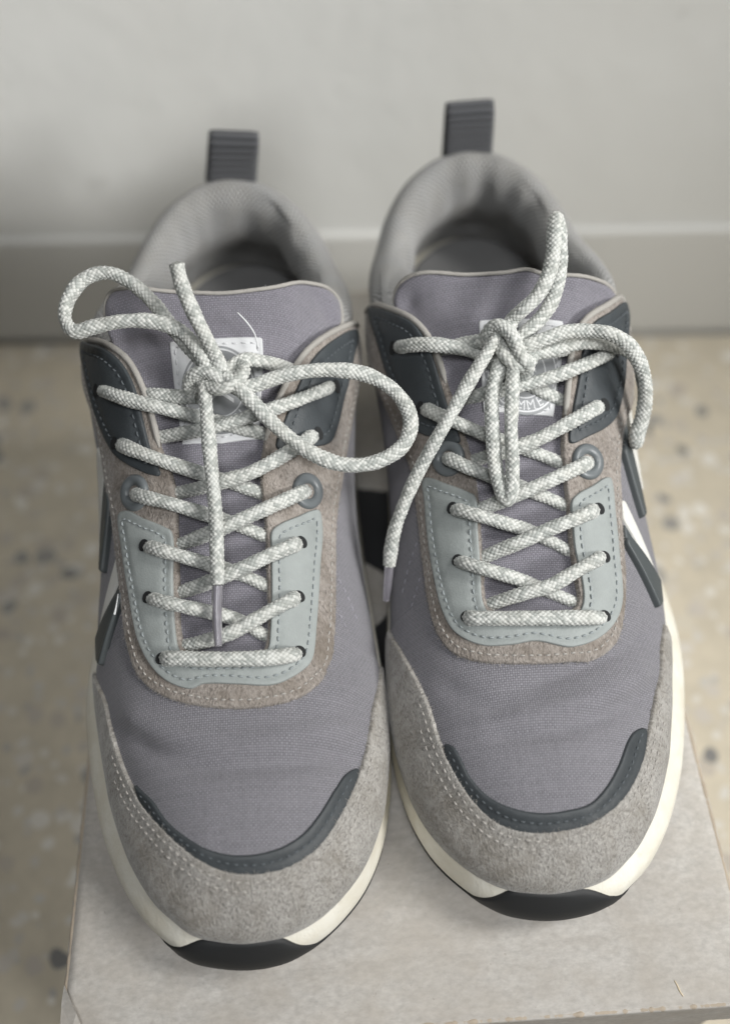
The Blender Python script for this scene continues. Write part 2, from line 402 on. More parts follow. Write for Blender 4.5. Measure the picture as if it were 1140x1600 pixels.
def box_mesh(name, x0, x1, y0, y1, z0, z1, bev=0.0, seg=2):
    bm = bmesh.new(); bmesh.ops.create_cube(bm, size=1)
    bmesh.ops.scale(bm, vec=(x1 - x0, y1 - y0, z1 - z0), verts=bm.verts)
    bmesh.ops.translate(bm, vec=((x0 + x1) / 2, (y0 + y1) / 2, (z0 + z1) / 2), verts=bm.verts)
    if bev: bmesh.ops.bevel(bm, geom=bm.edges[:], offset=bev, segments=seg, affect='EDGES', profile=0.5)
    me = bpy.data.meshes.new(name); bm.to_mesh(me); bm.free(); return me

floor = link('floor', box_mesh('floor', -3, 3, -3, 0.0, -0.05, -0.0025), MAT['grout'])
floor.location = wall_o; floor.rotation_euler.z = wall_yaw; tag(floor, kind='structure')
TS = 0.60
tile_me = box_mesh('floor_tile', 0.0006, TS - 0.0006, 0.0006, TS - 0.0006, -0.02, 0.0, 0.0006)
tile_me.materials.append(MAT['floor'])
for i in range(-3, 3):
    for j in range(-3, 0):
        o = bpy.data.objects.new('floor_tile', tile_me); COL.objects.link(o); o.parent = floor
        o.location = (i * TS + 0.30, j * TS + 0.0045, random.uniform(-2e-4, 2e-4))

wall = tag(link('wall', None or box_mesh('wall', -3, 3, 0.009, 0.2, -0.05, 2.6), MAT['wall']), kind='structure')
wall.location = wall_o; wall.rotation_euler.z = wall_yaw
sk_me = box_mesh('skirting_tile', 0.0005, 0.6595, 0.0052, 0.020, 0.001, 0.083, 0.0036, 4)
sk_me.materials.append(MAT['skirting'])
for i in range(-2, 2):
    o = bpy.data.objects.new('skirting_tile', sk_me); COL.objects.link(o); o.parent = wall
    o.location = (i * 0.66 + 0.33, 0, 0)

# ------------------------------------------------------------------ cardboard box
BX0, BX1, BY0, BY1 = -0.1068, 0.1128, 0.052, 0.3835
box = bpy.data.objects.new('cardboard_box', None); COL.objects.link(box)
box.location = ((BX0 + BX1) / 2, (BY0 + BY1) / 2, 0); box.rotation_euler.z = rad(0.4)
tag(box, 'closed grey cardboard box on the terrazzo floor under the two shoes', 'box')
hw, hl = (BX1 - BX0) / 2, (BY1 - BY0) / 2

def lid_mesh():
    # one sheet: gently buckled top, rounded fold, short lid rim
    nx, ny = 120, 170
    xs = np.linspace(-hw, hw, nx); ys = np.linspace(-hl, hl, ny)
    V = np.zeros((nx, ny, 3))
    for i, x in enumerate(xs):
        for j, y in enumerate(ys):
            z = ZB - 0.0004 + 0.00035 * noise.noise(Vector((x * 18, y * 18, 3))) - 0.0003
            # faint crease of the tucked flap, running nearly across
            yc = -hl + 0.0165 + 0.045 * (x + hw) + 0.0006 * noise.noise(Vector((x * 60, 1, 2)))
            d = y - yc
            z += -0.00045 * math.exp(-(d / 0.0011) ** 2) + 0.00035 * math.exp(-((d - 0.002) / 0.0016) ** 2)
            # crushed corner at the front left
            cd = math.hypot((x + hw) * 1.0, (y + hl) * 0.8)
            z -= 0.0030 * max(0, 1 - cd / 0.014) ** 1.5
            e = min(hw - abs(x), hl - abs(y))
            if e < 0.003: z -= 0.0022 * (1 - e / 0.003) ** 2
            V[i, j] = (x, y, z)
    return mesh_np('lid_panel', V.reshape(-1, 3), grid_faces(nx, ny))
lid = link('lid_panel', lid_mesh(), MAT['card'], box)
def side(name, x0, x1, y0, y1, z0, z1, mat, bev=0.0008):
    return link(name, box_mesh(name, x0, x1, y0, y1, z0, z1, bev), mat, box)
ti = 0.0022
# rim of the lid: four strips whose raw edge shows brown, then the box body a little inside
for nm, a in (('lid_rim', (-hw - 0.0006, hw + 0.0006, -hl - 0.0006, -hl + ti, ZB - 0.028, ZB - 0.0021)),
              ('lid_rim', (-hw - 0.0006, hw + 0.0006, hl - ti, hl + 0.0006, ZB - 0.028, ZB - 0.0021)),
              ('lid_rim', (-hw - 0.0007, -hw + ti, -hl + ti + .0002, hl - ti - .0002, ZB - 0.028, ZB - 0.0023)),
              ('lid_rim', (hw - ti, hw + 0.0007, -hl + ti + .0002, hl - ti - .0002, ZB - 0.028, ZB - 0.0023))):
    side(nm, *a, MAT['card'])
for nm, a in (('side_panel', (-hw + .003, hw - .003, -hl + .003, -hl + .0052, 0.0005, ZB - 0.006)),
              ('side_panel', (-hw + .003, hw - .003, hl - .0052, hl - .003, 0.0005, ZB - 0.006)),
              ('side_panel', (-hw + .003, -hw + .0052, -hl + .0055, hl - .0055, 0.0005, ZB - 0.006)),
              ('side_panel', (hw - .0052, hw - .003, -hl + .0055, hl - .0055, 0.0005, ZB - 0.006))):
    side(nm, *a, MAT['card'])
# worn fold lines along the long edges and front: a thin irregular brown bead
def worn_edge(name, p0, p1, r):
    n = 240; rows = []
    p0, p1 = np.array(p0), np.array(p1); ax = (p1 - p0) / np.linalg.norm(p1 - p0)
    u = np.array([-ax[1], ax[0], 0]); k = np.array([0, 0, 1.0])
    for i in range(n):
        t = i / (n - 1); p = p0 + (p1 - p0) * t
        rr = r * (0.75 + 0.5 * noise.noise(Vector((t * 60, r * 900, 1))) + 0.35 * noise.noise(Vector((t * 190, 5, 1))))
        for a in range(8):
            an = a * math.tau / 8; rows.append(p + (u * math.cos(an) + k * math.sin(an)) * rr)
    return link(name, mesh_np(name, rows, grid_faces(n, 8, False, True)), MAT['card_edge'], box)
worn_edge('worn_fold', (-hw + .0003, -hl, ZB - .0028), (-hw + .0003, hl, ZB - .0028), .0011)
worn_edge('worn_fold', (hw - .0003, -hl, ZB - .0028), (hw - .0003, hl, ZB - .0028), .0011)
worn_edge('worn_fold', (-hw, hl - .0003, ZB - .0028), (hw, hl - .0003, ZB - .0028), .0011)
worn_edge('worn_fold', (-hw, -hl + .0003, ZB - .0028), (hw, -hl + .0003, ZB - .0028), .0010)

# ================================================================== the shoes
# plan of the sole in shoe space: +x lateral, y from the toe tip (0) to the heel (0.30)
LAT = [(.0018, .0130), (.0042, .0207), (.0075, .0250), (.0128, .0316), (.0240, .0403), (.0305, .0440), (.0425, .0495), (.055, .0535),
       (.071, .0573), (.088, .0598), (.105, .0597), (.125, .0572), (.150, .0530), (.175, .0500), (.200, .0482), (.225, .0470), (.245, .0450),
       (.262, .0425), (.278, .0370), (.290, .0280), (.2975, .0160)]
MED = [(.0020, -.0125), (.0065, -.0220), (.0100, -.0262), (.0200, -.0350), (.0350, -.0420), (.0540, -.0458), (.0680, -.0466), (.085, -.0462),
       (.105, -.0448), (.130, -.0425), (.155, -.0408), (.180, -.0398), (.205, -.0395), (.230, -.0390), (.248, -.0370), (.264, -.0340),
       (.279, -.0280), (.290, -.0190), (.2975, -.0075)]
E_HEEL = 0.0042
YT = 0.222          # where the closed front of the upper ends and the opening begins
NS, NW, NTOP = 420, 26, 30

class Shoe:
    """Builds one shoe.  m = +1: lateral side on +x, m = -1: mirrored."""
    def __init__(s, root, origin, yaw, m, ux=0.0, creases=(), flare=0.0):
        s.root, s.m = root, m
        root.location = (origin[0], origin[1], ZB); root.rotation_euler.z = yaw
        s.mw = Matrix.Translation((origin[0], origin[1], ZB)) @ Matrix.Rotation(yaw, 4, 'Z')
        s.inv = s.mw.inverted(); s.ux = ux
        s.cam = np.array(s.inv @ Vector(CAM)); s.rot = np.array(s.inv.to_3x3())
        loop = [(E_HEEL, .300)] + [(x, y) for y, x in LAT[::-1]] + [(0.0, 0.0)] + [(x, y) for y, x in MED]
        O = catmull(loop, 16, True); O = resample(O, 0.001, True)
        d = np.r_[0, np.cumsum(np.linalg.norm(np.diff(np.vstack([O, O[:1]]), axis=0), axis=1))]
        t = np.linspace(0, d[-1], NS + 1)[:-1]; Oc = np.vstack([O, O[:1]])
        O = np.stack([np.interp(t, d, Oc[:, k]) for k in (0, 1)], 1)
        for _ in range(6): O = 0.5 * O + 0.25 * (np.roll(O, 1, 0) + np.roll(O, -1, 0))
        s.O = O                                   # sole outline, unmirrored
        T = np.roll(O, -1, 0) - np.roll(O, 1, 0); T /= np.linalg.norm(T, axis=1)[:, None]
        N = np.stack([-T[:, 1], T[:, 0]], 1)
        if ((O[0] - O.mean(0)) * N[0]).sum() < 0: N = -N
        s.N = N                                   # outward
        lat = O[:, 0] > 0.0
        y = O[:, 1]
        ins_l = tab(y, [0, .02, .06, .12, .2, .30], [.0050, .0060, .0078, .0070, .0050, .0050])
        ins_m = tab(y, [0, .02, .06, .12, .2, .30], [.0050, .0036, .0024, .0028, .0040, .0050])
        wl = 1 / (1 + np.exp(-O[:, 0] / .006))
        s.zb = 0.0128 * np.clip((.075 - y) / .075, 0, 1) ** 2 + 0.004 * np.clip((y - .265) / .035, 0, 1) ** 2
        s.zf = tab(y, [0, .02, .05, .1, .15, .2, .25, .3], [.0262, .0262, .0266, .0290, .0320, .0350, .0380, .0400])
        Fe = O - N * (ins_l * wl + ins_m * (1 - wl))[:, None]
        s.Fe = Fe + np.array([ux, 0])
        # spine point for every station (soft clamp at toe and heel)
        sy = Fe[:, 1]
        def softclamp(v, lo, hi, k):
            v = lo + k * np.log1p(np.exp((v - lo) / k)); return hi - k * np.log1p(np.exp((hi - v) / k))
        s.sy = softclamp(sy, .052, .245, .006)
        sx = tab(s.sy, [.04, .09, .14, .187, .25, .3], [.0005, .0000, .0000, .0010, .0040, .0042]) + ux
        s.C = np.stack([sx, s.sy], 1)
        Rv = s.C - s.Fe; R = np.linalg.norm(Rv, axis=1); dirv = Rv / R[:, None]
        s.dirv = dirv; s.R = R
        zc = tab(s.sy, [.045, .06, .08, .1, .12, .14, .16, .187, .21, .25, .3], [.0560, .0600, .0660, .0740, .0840, .0950, .1065, .1215, .1330, .1400, .1400])
        zs = tab(y, [0, .03, .055, .09, .12, .15, .187, .2, .22, .245, .265, .285, .3], [.0440, .0465, .0480, .0550, .0650, .0790, .0955, .0930, .0850, .0765, .0770, .0795, .0812])
        rs = tab(y, [0, .03, .055, .09, .12, .15, .187, .21, .25, .3], [.0100, .0105, .0105, .0105, .0085, .0045, -.0008, -.0025, -.0022, .0010])
        rs = rs - flare * np.exp(-((y - .206) / .042) ** 2)
        sg = np.radians(tab(y, [0, .055, .09, .12, .15, .187, .21, .3], [50, 46, 47, 50, 55, 62, 78, 82]))
        tw = np.linspace(0, 1, NW); tt = np.linspace(0, 1, NTOP)[1:]
        P = np.zeros((NS, NW + NTOP - 1, 3)); s.nt = NW + NTOP - 1
        A = np.zeros((NS, s.nt))
        for i in range(NS):
            pf = np.array([0, s.zf[i]]); ps = np.array([rs[i], zs[i]]); pc = np.array([R[i], zc[i]])
            ts = np.array([math.cos(sg[i]), math.sin(sg[i])])
            L1 = np.linalg.norm(ps - pf); L2 = np.linalg.norm(pc - ps)
            c1 = pf + np.array([-.0015, .42 * L1]); c2 = ps - ts * .36 * L1
            kf = float(np.clip((s.sy[i] - .14) / .04, 0, 1)); c3 = ps + ts * (.34 + .16 * kf) * L2; c4 = pc - np.array([(.42 + .16 * kf) * L2, 0])
            bz = lambda a, b, c, d, q: ((1 - q) ** 3)[:, None] * a + (3 * (1 - q) ** 2 * q)[:, None] * b + (3 * (1 - q) * q ** 2)[:, None] * c + (q ** 3)[:, None] * d
            S = np.vstack([bz(pf, c1, c2, ps, tw), bz(ps, c3, c4, pc, tt)])
            P[i, :, 0] = s.Fe[i, 0] + dirv[i, 0] * S[:, 0]; P[i, :, 1] = s.Fe[i, 1] + dirv[i, 1] * S[:, 0]; P[i, :, 2] = S[:, 1]
            al = np.r_[0, np.cumsum(np.linalg.norm(np.diff(S, axis=0), axis=1))]
            A[i] = al[-1] - al
        P[:, :, 0] -= m * .034 * np.clip(P[:, :, 2] - .03, 0, 1)
        s.ps = P[:, NW - 1].copy()
        # unrolled plane: distance along the surface from the spine
        D = s.C[:, None, :] - dirv[:, None, :] * A[:, :, None]
        P[:, :, 0] *= m; D[:, :, 0] *= m
        s.P, s.Dg = P, D
        F = []
        for i in range(NS):
            i2 = (i + 1) % NS
            top_ok = max(s.sy[i], s.sy[i2]) <= YT
            for j in range(s.nt - 1):
                if j >= NW - 1 and not top_ok: continue
                a, b, c, d_ = i * s.nt + j, i2 * s.nt + j, i2 * s.nt + j + 1, i * s.nt + j + 1
                F.append((a, b, c)); F.append((a, c, d_))
        s.F = np.array(F)
        s.rebuild()
        # creases and the sunken throat are real relief of the base surface
        if creases:
            disp = np.zeros(NS * s.nt); Df = s.Dg.reshape(-1, 2)
            for pts, wd, amp in creases:
                line = catmull([s.px2D(*p) for p in pts], 8)
                dd = seg_dist(Df, line, False)
                e = np.minimum(np.linalg.norm(Df - line[0], axis=1), np.linalg.norm(Df - line[-1], axis=1))
                disp += amp * np.exp(-(dd / wd) ** 2) * np.clip(e / 0.012 + .15, 0, 1)
            s.P = (s.P.reshape(-1, 3) + s.VN * disp[:, None]).reshape(s.P.shape)
            s.rebuild()

    def rebuild(s):
        V = s.P.reshape(-1, 3); F = s.F
        fn = np.cross(V[F[:, 1]] - V[F[:, 0]], V[F[:, 2]] - V[F[:, 0]])
        vn = np.zeros_like(V)
        for k in range(3): np.add.at(vn, F[:, k], fn)
        # orient outward: compare with the shoulder of the lateral side
        ref = V - np.array([0, .12, .02])
        if (vn * ref).sum() < 0: vn = -vn; s.flip = True
        else: s.flip = False
        ln = np.linalg.norm(vn, axis=1); ln[ln < 1e-14] = 1
        s.VN = vn / ln[:, None]
        top = s.VN.reshape(NS, s.nt, 3)
        yt = s.P[:, -1, 1]; order = np.argsort(yt)
        for k in range(NS):
            near = np.abs(yt - yt[k]) < .0015; v = top[near, -2:].reshape(-1, 3).sum(0); 
            nv = np.linalg.norm(v)
            if nv > 1e-6: top[k, -1] = v / nv
        # round the toe apex many stations meet: average the normals there
        Al = np.linalg.norm(s.Dg - (s.C * [s.m, 1])[:, None, :], axis=2)
        near = np.argwhere((Al < .014) & (s.sy[:, None] < .085)); raw = vn.reshape(NS, s.nt, 3)
        pool = np.argwhere((Al < .022) & (s.sy[:, None] < .100)); PP = s.P[pool[:, 0], pool[:, 1]]; PN = raw[pool[:, 0], pool[:, 1]]
        for i, j in near:
            wgt = np.exp(-((PP - s.P[i, j]) ** 2).sum(1) / .004 ** 2); v = (PN * wgt[:, None]).sum(0)
            if np.linalg.norm(v) > 1e-12: top[i, j] = v / np.linalg.norm(v)
        s.VN = top.reshape(-1, 3)
        tris = F.tolist()
        s.bvh = BVHTree.FromPolygons([Vector(v) for v in V], tris)
        s.Dv = [Vector((d[0], d[1], 0)) for d in s.Dg.reshape(-1, 2)]
        s.bvh2 = BVHTree.FromPolygons(s.Dv, tris)
        s.Vv = [Vector(v) for v in V]; s.Nv = [Vector(v) for v in s.VN]

    def cast(s, px, py):
        d = s.rot @ px_dir(px, py); dv = Vector(d).normalized(); o = Vector(s.cam)
        hit, nrm, idx, dist = s.bvh.ray_cast(o, dv)
        if hit is None:
            best = None
            for k in np.linspace(.2, .55, 140):
                q = o + dv * k; h2, n2, i2, d2 = s.bvh.find_nearest(q)
                if best is None or d2 < best[0]: best = (d2, h2, i2)
            hit, idx = best[1], best[2]
        return hit, idx
    def px2D(s, px, py):
        hit, idx = s.cast(px, py); a, b, c = (int(k) for k in s.F[idx])
        q = barycentric_transform(hit, s.Vv[a], s.Vv[b], s.Vv[c], s.Dv[a], s.Dv[b], s.Dv[c])
        return (q.x, q.y)
    def lift(s, D):
        """unrolled points -> surface points and normals"""
        Ps = np.zeros((len(D), 3)); Ns = np.zeros((len(D), 3))
        for k, (x, y) in enumerate(D):
            loc, n, idx, d = s.bvh2.find_nearest(Vector((x, y, 0)))
            a, b, c = (int(q) for q in s.F[idx])
            Ps[k] = barycentric_transform(loc, s.Dv[a], s.Dv[b], s.Dv[c], s.Vv[a], s.Vv[b], s.Vv[c])
            Ns[k] = barycentric_transform(loc, s.Dv[a], s.Dv[b], s.Dv[c], s.Nv[a], s.Nv[b], s.Nv[c])
        Ns /= np.linalg.norm(Ns, axis=1)[:, None] + 1e-12
        return Ps, Ns
    def sink(s, D):
        """depth of the throat below the eyestay, as a smooth dish"""
        if not hasattr(s, 'throat'): return np.zeros(len(D))
        d = seg_dist(D, s.throat); ins = inside(D, s.throat)
        sd = np.where(ins, d, -d)
        t = np.clip((sd + .004) / .006, 0, 1)
        return -0.0036 * t * t * (3 - 2 * t)

    def outline(s, pts, step=0.0008, smooth=True, raw=()):
        """list of pixels -> closed loop in the unrolled plane; ('d',x,y) entries are already unrolled"""
        Q = [(p[1], p[2]) if p[0] == 'd' else s.px2D(*p) for p in pts]
        return resample(catmull(Q, 10, True) if smooth else np.array(Q), step, True)

    def panel(s, name, loop, mat, h, parent=None, edge=.0006, grid=.0016, seams=(), seam_depth=.0004, rough=0.0, base=0.0, hf=None, sunk=False, undulate=0.0):
        if area2(loop) < 0: loop = loop[::-1]
        if rough:
            T = np.roll(loop, -1, 0) - np.roll(loop, 1, 0); T /= np.linalg.norm(T, axis=1)[:, None]
            Nn = np.stack([T[:, 1], -T[:, 0]], 1)
            ph = random.random() * 100
            j = np.array([noise.noise(Vector((q[0] * 700 + ph, q[1] * 700, 0))) + .6 * noise.noise(Vector((q[0] * 1900 + ph, q[1] * 1900, 5))) for q in loop])
            loop = loop + Nn * (j * rough)[:, None]
        T = np.roll(loop, -1, 0) - np.roll(loop, 1, 0); T /= np.linalg.norm(T, axis=1)[:, None] + 1e-12
        Nin = np.stack([-T[:, 1], T[:, 0]], 1)
        pts = [loop]
        for dd in (edge * .22, edge * .6, edge * 1.1):
            q = loop + Nin * dd
            pts.append(q[seg_dist(q, loop) > dd * .8])
        lo, hi = loop.min(0), loop.max(0)
        gx, gy = np.meshgrid(np.arange(lo[0], hi[0], grid), np.arange(lo[1], hi[1], grid))
        gx[1::2] += grid / 2
        G = np.stack([gx.ravel(), gy.ravel()], 1)
        G = G[inside(G, loop)]; G = G[seg_dist(G, loop) > edge * 1.1 + grid * .35]
        for se in seams:                       # denser rows around each seam line
            for off in (-.0007, 0, .0007):
                q = loop + Nin * (se + off); q = q[::2]
                q = q[inside(q, loop)]; q = q[np.abs(seg_dist(q, loop) - (se + off)) < 1e-4]
                pts.append(q)
        pts.append(G)
        A = np.vstack(pts); n = len(loop)
        co, ed, fa, *_ = delaunay_2d_cdt([Vector(p) for p in A], [], [list(range(n))], 1, 1e-7)
        D = np.array([(v.x, v.y) for v in co])
        d = seg_dist(D, loop)
        t = np.clip(d / edge, 0, 1)
        hh = h * np.sqrt(1 - (1 - t) ** 2)
        hh = np.where(d < 1e-7, -.0006, hh)
        for se in seams: hh -= seam_depth * np.exp(-((d - se) / .0008) ** 2)
        if undulate:
            hh += t * undulate * np.array([noise.noise(Vector((q[0] * 90, q[1] * 90, h * 1e4))) for q in D])
        if hf is not None: hh = hh + hf(D, d) * t
        Ps, Ns = s.lift(D)
        off = base + hh
        if sunk: off = off + s.sink(D)
        V = Ps + Ns * off[:, None]
        F = np.array([tuple(f) for f in fa])
        fn = np.cross(V[F[:, 1]] - V[F[:, 0]], V[F[:, 2]] - V[F[:, 0]])
        if (fn * Ns[F[:, 0]]).sum() < 0: F = F[:, ::-1]
        o = link(name, mesh_np(name, V, F, D), mat, parent or s.root)
        o['_h'] = 0.0; del o['_h']
        return o, loop

    def seam(s, loop_or_path, inset, h, mat, parent, pitch=.0026, r=.00029, keep=None, closed=True, base=0.0, sunk=False, name='stitching', fill=.62):
        if closed:
            lp = loop_or_path
            if area2(lp) < 0: lp = lp[::-1]
            T = np.roll(lp, -2, 0) - np.roll(lp, 2, 0); T /= np.linalg.norm(T, axis=1)[:, None] + 1e-12
            q = lp + np.stack([-T[:, 1], T[:, 0]], 1) * inset
            ok = np.abs(seg_dist(q, lp) - inset) < inset * .12
            if keep is not None: ok &= keep(q)
            runs, cur = [], []
            st = int(np.argmin(ok)) if not ok.all() else 0
            for k in list(range(st, len(q))) + list(range(st)):
                if ok[k]: cur.append(q[k])
                elif cur: runs.append(cur); cur = []
            if cur: runs.append(cur)
        else: runs = [list(loop_or_path)]
        VV, FF = [], []
        for run in runs:
            if len(run) < 4: continue
            run = resample(np.array(run), pitch)
            if len(run) < 2: continue
            Ps, Ns = s.lift(run)
            Ps = Ps + Ns * (h + base + (s.sink(run) if sunk else 0))[:, None] if sunk else Ps + Ns * (h + base)
            for k in range(len(run) - 1):
                a, b = Ps[k], Ps[k + 1]; n = Ns[k]; ax = b - a; L = np.linalg.norm(ax)
                if L < 1e-6: continue
                ax /= L; sd = np.cross(n, ax); sd += n * 0
                mid = (a + b) / 2 + sd * random.uniform(-.00008, .00008); hl_ = L * fill / 2 * random.uniform(.92, 1.06)
                ax2 = ax + sd * random.uniform(-.10, .14); base_i = len(VV)
                prof = ((-1.0, .30, -.0003), (-.75, .85, -.00005), (-.25, 1.0, .00008), (.25, 1.0, .00008), (.75, .85, -.00005), (1.0, .30, -.0003))
                for (u, rr, dz) in prof:
                    cpt = mid + ax2 * hl_ * u + n * dz
                    for q in range(6):
                        an = q * math.tau / 6; VV.append(cpt + (sd * math.cos(an) + n * math.sin(an)) * r * rr)
                for i in range(5):
                    for q in range(6):
                        FF.append((base_i + i * 6 + q, base_i + i * 6 + (q + 1) % 6, base_i + (i + 1) * 6 + (q + 1) % 6, base_i + (i + 1) * 6 + q))
        if not VV: return None
        return tag(link(name, mesh_np(name, VV, FF), mat, parent), kind='stuff')

    def fibres(s, loop, h, mat, parent, n, length=.0012, keep=None, base=0.0):
        """loose fibres along a cut suede edge"""
        if area2(loop) < 0: loop = loop[::-1]
        T = np.roll(loop, -1, 0) - np.roll(loop, 1, 0); T /= np.linalg.norm(T, axis=1)[:, None] + 1e-12
        No = np.stack([T[:, 1], -T[:, 0]], 1)
        idx = RNG.integers(0, len(loop), n)
        D = loop[idx] - No[idx] * RNG.uniform(0, .0008, (n, 1))
        if keep is not None:
            k = keep(D); D, idx = D[k], idx[k]
        D2 = D + No[idx] * RNG.uniform(.2, 1, (len(D), 1)) * length + RNG.normal(0, length * .45, (len(D), 2))
        P1, N1 = s.lift(D); P2, N2 = s.lift(D2)
        VV, FF = [], []
        for k in range(len(D)):
            hb = h * random.uniform(.3, .95)
            a = P1[k] + N1[k] * hb; c = P2[k] + N2[k] * (hb * random.uniform(.2, 1.3) + random.uniform(0, .0004)); b = (a + c) / 2 + N1[k] * random.uniform(0, .0004)
            wv = np.cross(c - a, N1[k]); wv = wv / (np.linalg.norm(wv) + 1e-9) * .000055
            up = N1[k] * .00005
            i = len(VV); VV += [a - wv, a + wv, a + up, b - wv, b + wv, b + up, c]
            FF += [(i, i+1, i+4, i+3), (i+1, i+2, i+5, i+4), (i+2, i, i+3, i+5), (i+3, i+4, i+6), (i+4, i+5, i+6), (i+5, i+3, i+6)]
        if VV: tag(link('frayed_fibre', mesh_np('frayed_fibre', VV, FF), mat, parent), kind='stuff')

    # ---- large parts
    def build_upper(s):
        V = s.P.reshape(-1, 3)
        Df = s.Dg.reshape(-1, 2)
        V = V + s.VN * s.sink(Df)[:, None]
        cen = Df[s.F].mean(1); keep = np.ones(len(s.F), bool)
        chk = ((s.F % s.nt) >= NW - 1).all(1) & (cen[:, 1] > .168)
        ii = np.where(chk)[0]; ok = np.zeros(len(ii), bool)
        for lp in s.cover: ok |= inside(cen[ii], lp)
        keep[ii] = ok; FK = s.F[keep]
        used = np.unique(FK); mp = -np.ones(len(V), int); mp[used] = np.arange(len(used))
        F = mp[FK]
        if s.flip: F = F[:, ::-1]
        me = mesh_np('upper', V[used], F, Df[used])
        bm = bmesh.new(); bm.from_mesh(me); bm.to_mesh(me); bm.free()
        s.upper = link('upper', me, MAT['canvas'], s.root)
        return s.upper

    def sole_off(s, q):
        """outward offset of the sole wall over its height (q 0 bottom, 1 feather line)"""
        return tab(q, [0, .06, .18, .4, .65, .85, 1.0], [-.0035, -.0008, .0004, .0006, -.0002, -.0008, -.0022])
    def build_sole(s):
        rows = []; qs = np.r_[0, .04, .09, np.linspace(.16, .9, 14), .96, 1.0]
        for q in qs:
            off = s.sole_off(q); z = s.zb + .0015 + (s.zf + .0006 - s.zb - .0015) * q
            k = off
            P2 = s.O + s.N * k
            if q > .6:                    # lean in towards the feather line
                u = ((q - .6) / .4) ** 1.5; P2 = P2 * (1 - u) + (s.Fe + s.N * .0012) * u
            rows.append(np.c_[P2[:, 0] * s.m, P2[:, 1], z])
        tz = s.zf + .0004
        rows.append(np.c_[(s.Fe[:, 0] - s.N[:, 0] * .004) * s.m, s.Fe[:, 1] - s.N[:, 1] * .004, tz])
        s.sole_rows = np.array(rows)
        V = np.array(rows).transpose(1, 0, 2)
        me = mesh_np('midsole', V.reshape(-1, 3), grid_faces(NS, V.shape[1], True, False, flip=s.m < 0), V.reshape(-1, 3)[:, :2])
        s.midsole = link('midsole', me, MAT['midsole'], s.root)
        # outsole: tread layer with a bumper that climbs over the toe
        al = np.r_[0, np.cumsum(np.linalg.norm(np.diff(s.O, axis=0), axis=1))]; tip = int(np.argmin(s.O[:, 1]))
        a = al - al[tip]
        ta = np.clip((np.abs(a - s.m * .0020) - .0110) / .0190, 0, 1); up = 1 - ta * ta * (3 - 2 * ta)
        cap = up * (1 + .05 * np.cos(np.clip((a - s.m * .002) / .016, -1, 1) * math.pi) + .03 * np.sin(a / .005))
        ztop = s.zb + .0024 + (s.zf + .0008 - s.zb - .0024) * np.clip(cap, 0, 1.06)
        rows = [np.c_[s.C[:, 0] * s.m, s.C[:, 1], np.zeros(NS) + .0009], np.c_[(s.O[:, 0] - s.N[:, 0] * .010) * s.m, s.O[:, 1] - s.N[:, 1] * .010, s.zb + .0003]]
        ks = np.r_[0, .08, .2, .4, .6, .8, .93, 1.0]
        for k in ks:
            z = s.zb + .0005 + (ztop - s.zb - .0005) * k
            q = np.clip((z - s.zb) / (s.zf - s.zb), 0, 1.0)
            off = np.array([float(s.sole_off(v)) for v in q]) + .0003 + .0011 * up - (.0006 if k == 1.0 else 0) - (.0012 if k == 0 else 0)
            P2 = s.O + s.N * off[:, None]
            u = (np.clip((q - .6) / .4, 0, 1) ** 1.5)[:, None]
            P2 = P2 * (1 - u) + (s.Fe + s.N * (.0024 + .0006 * up - (.0008 if k == 1.0 else 0))[:, None]) * u
            over = np.clip(z - s.zf, 0, 1)[:, None]; P2 = P2 - s.N * over * .12
            rows.append(np.c_[P2[:, 0] * s.m, P2[:, 1], z])
        back = rows[-1].copy(); back[:, 0] -= s.N[:, 0] * s.m * .0028; back[:, 1] -= s.N[:, 1] * .0028; back[:, 2] -= .0004; rows.append(back)
        V = np.array(rows).transpose(1, 0, 2)
        me = mesh_np('outsole', V.reshape(-1, 3), grid_faces(NS, V.shape[1], True, False, flip=s.m < 0))
        s.outsole = link('outsole', me, MAT['rubber'], s.root)

    def build_collar(s):
        idx = [i for i in range(NS) if s.O[i, 1] > .176]
        # walk from the medial front round the heel to the lateral front
        start = next(i for i in range(NS) if (i - 1) % NS not in set(idx) and i in set(idx)) if len(idx) < NS else 0
        seq = [(start + k) % NS for k in range(len(idx))]
        yy = s.O[seq, 1]
        fade = np.clip((yy - .178) / .040, 0, 1)            # the roll sinks under the eyestay at the front
        prof = [(-.0011, -.0160), (-.0016, -.0090), (-.0018, -.0040), (-.0008, .0004), (.0014, .0034), (.0042, .0052), (.0072, .0055), (.0100, .0040), (.0122, .0010),
                (.0134, -.0036), (.0136, -.0095), (.0118, -.0160), (.0085, -.0230), (.0050, -.0300), (.0030, -.0400)]
        pc = catmull(prof, 5)
        rows = []; U = []
        al = np.r_[0, np.cumsum(np.linalg.norm(np.diff(s.O[seq], axis=0), axis=1))]
        vl = np.r_[0, np.cumsum(np.linalg.norm(np.diff(pc, axis=0), axis=1))]
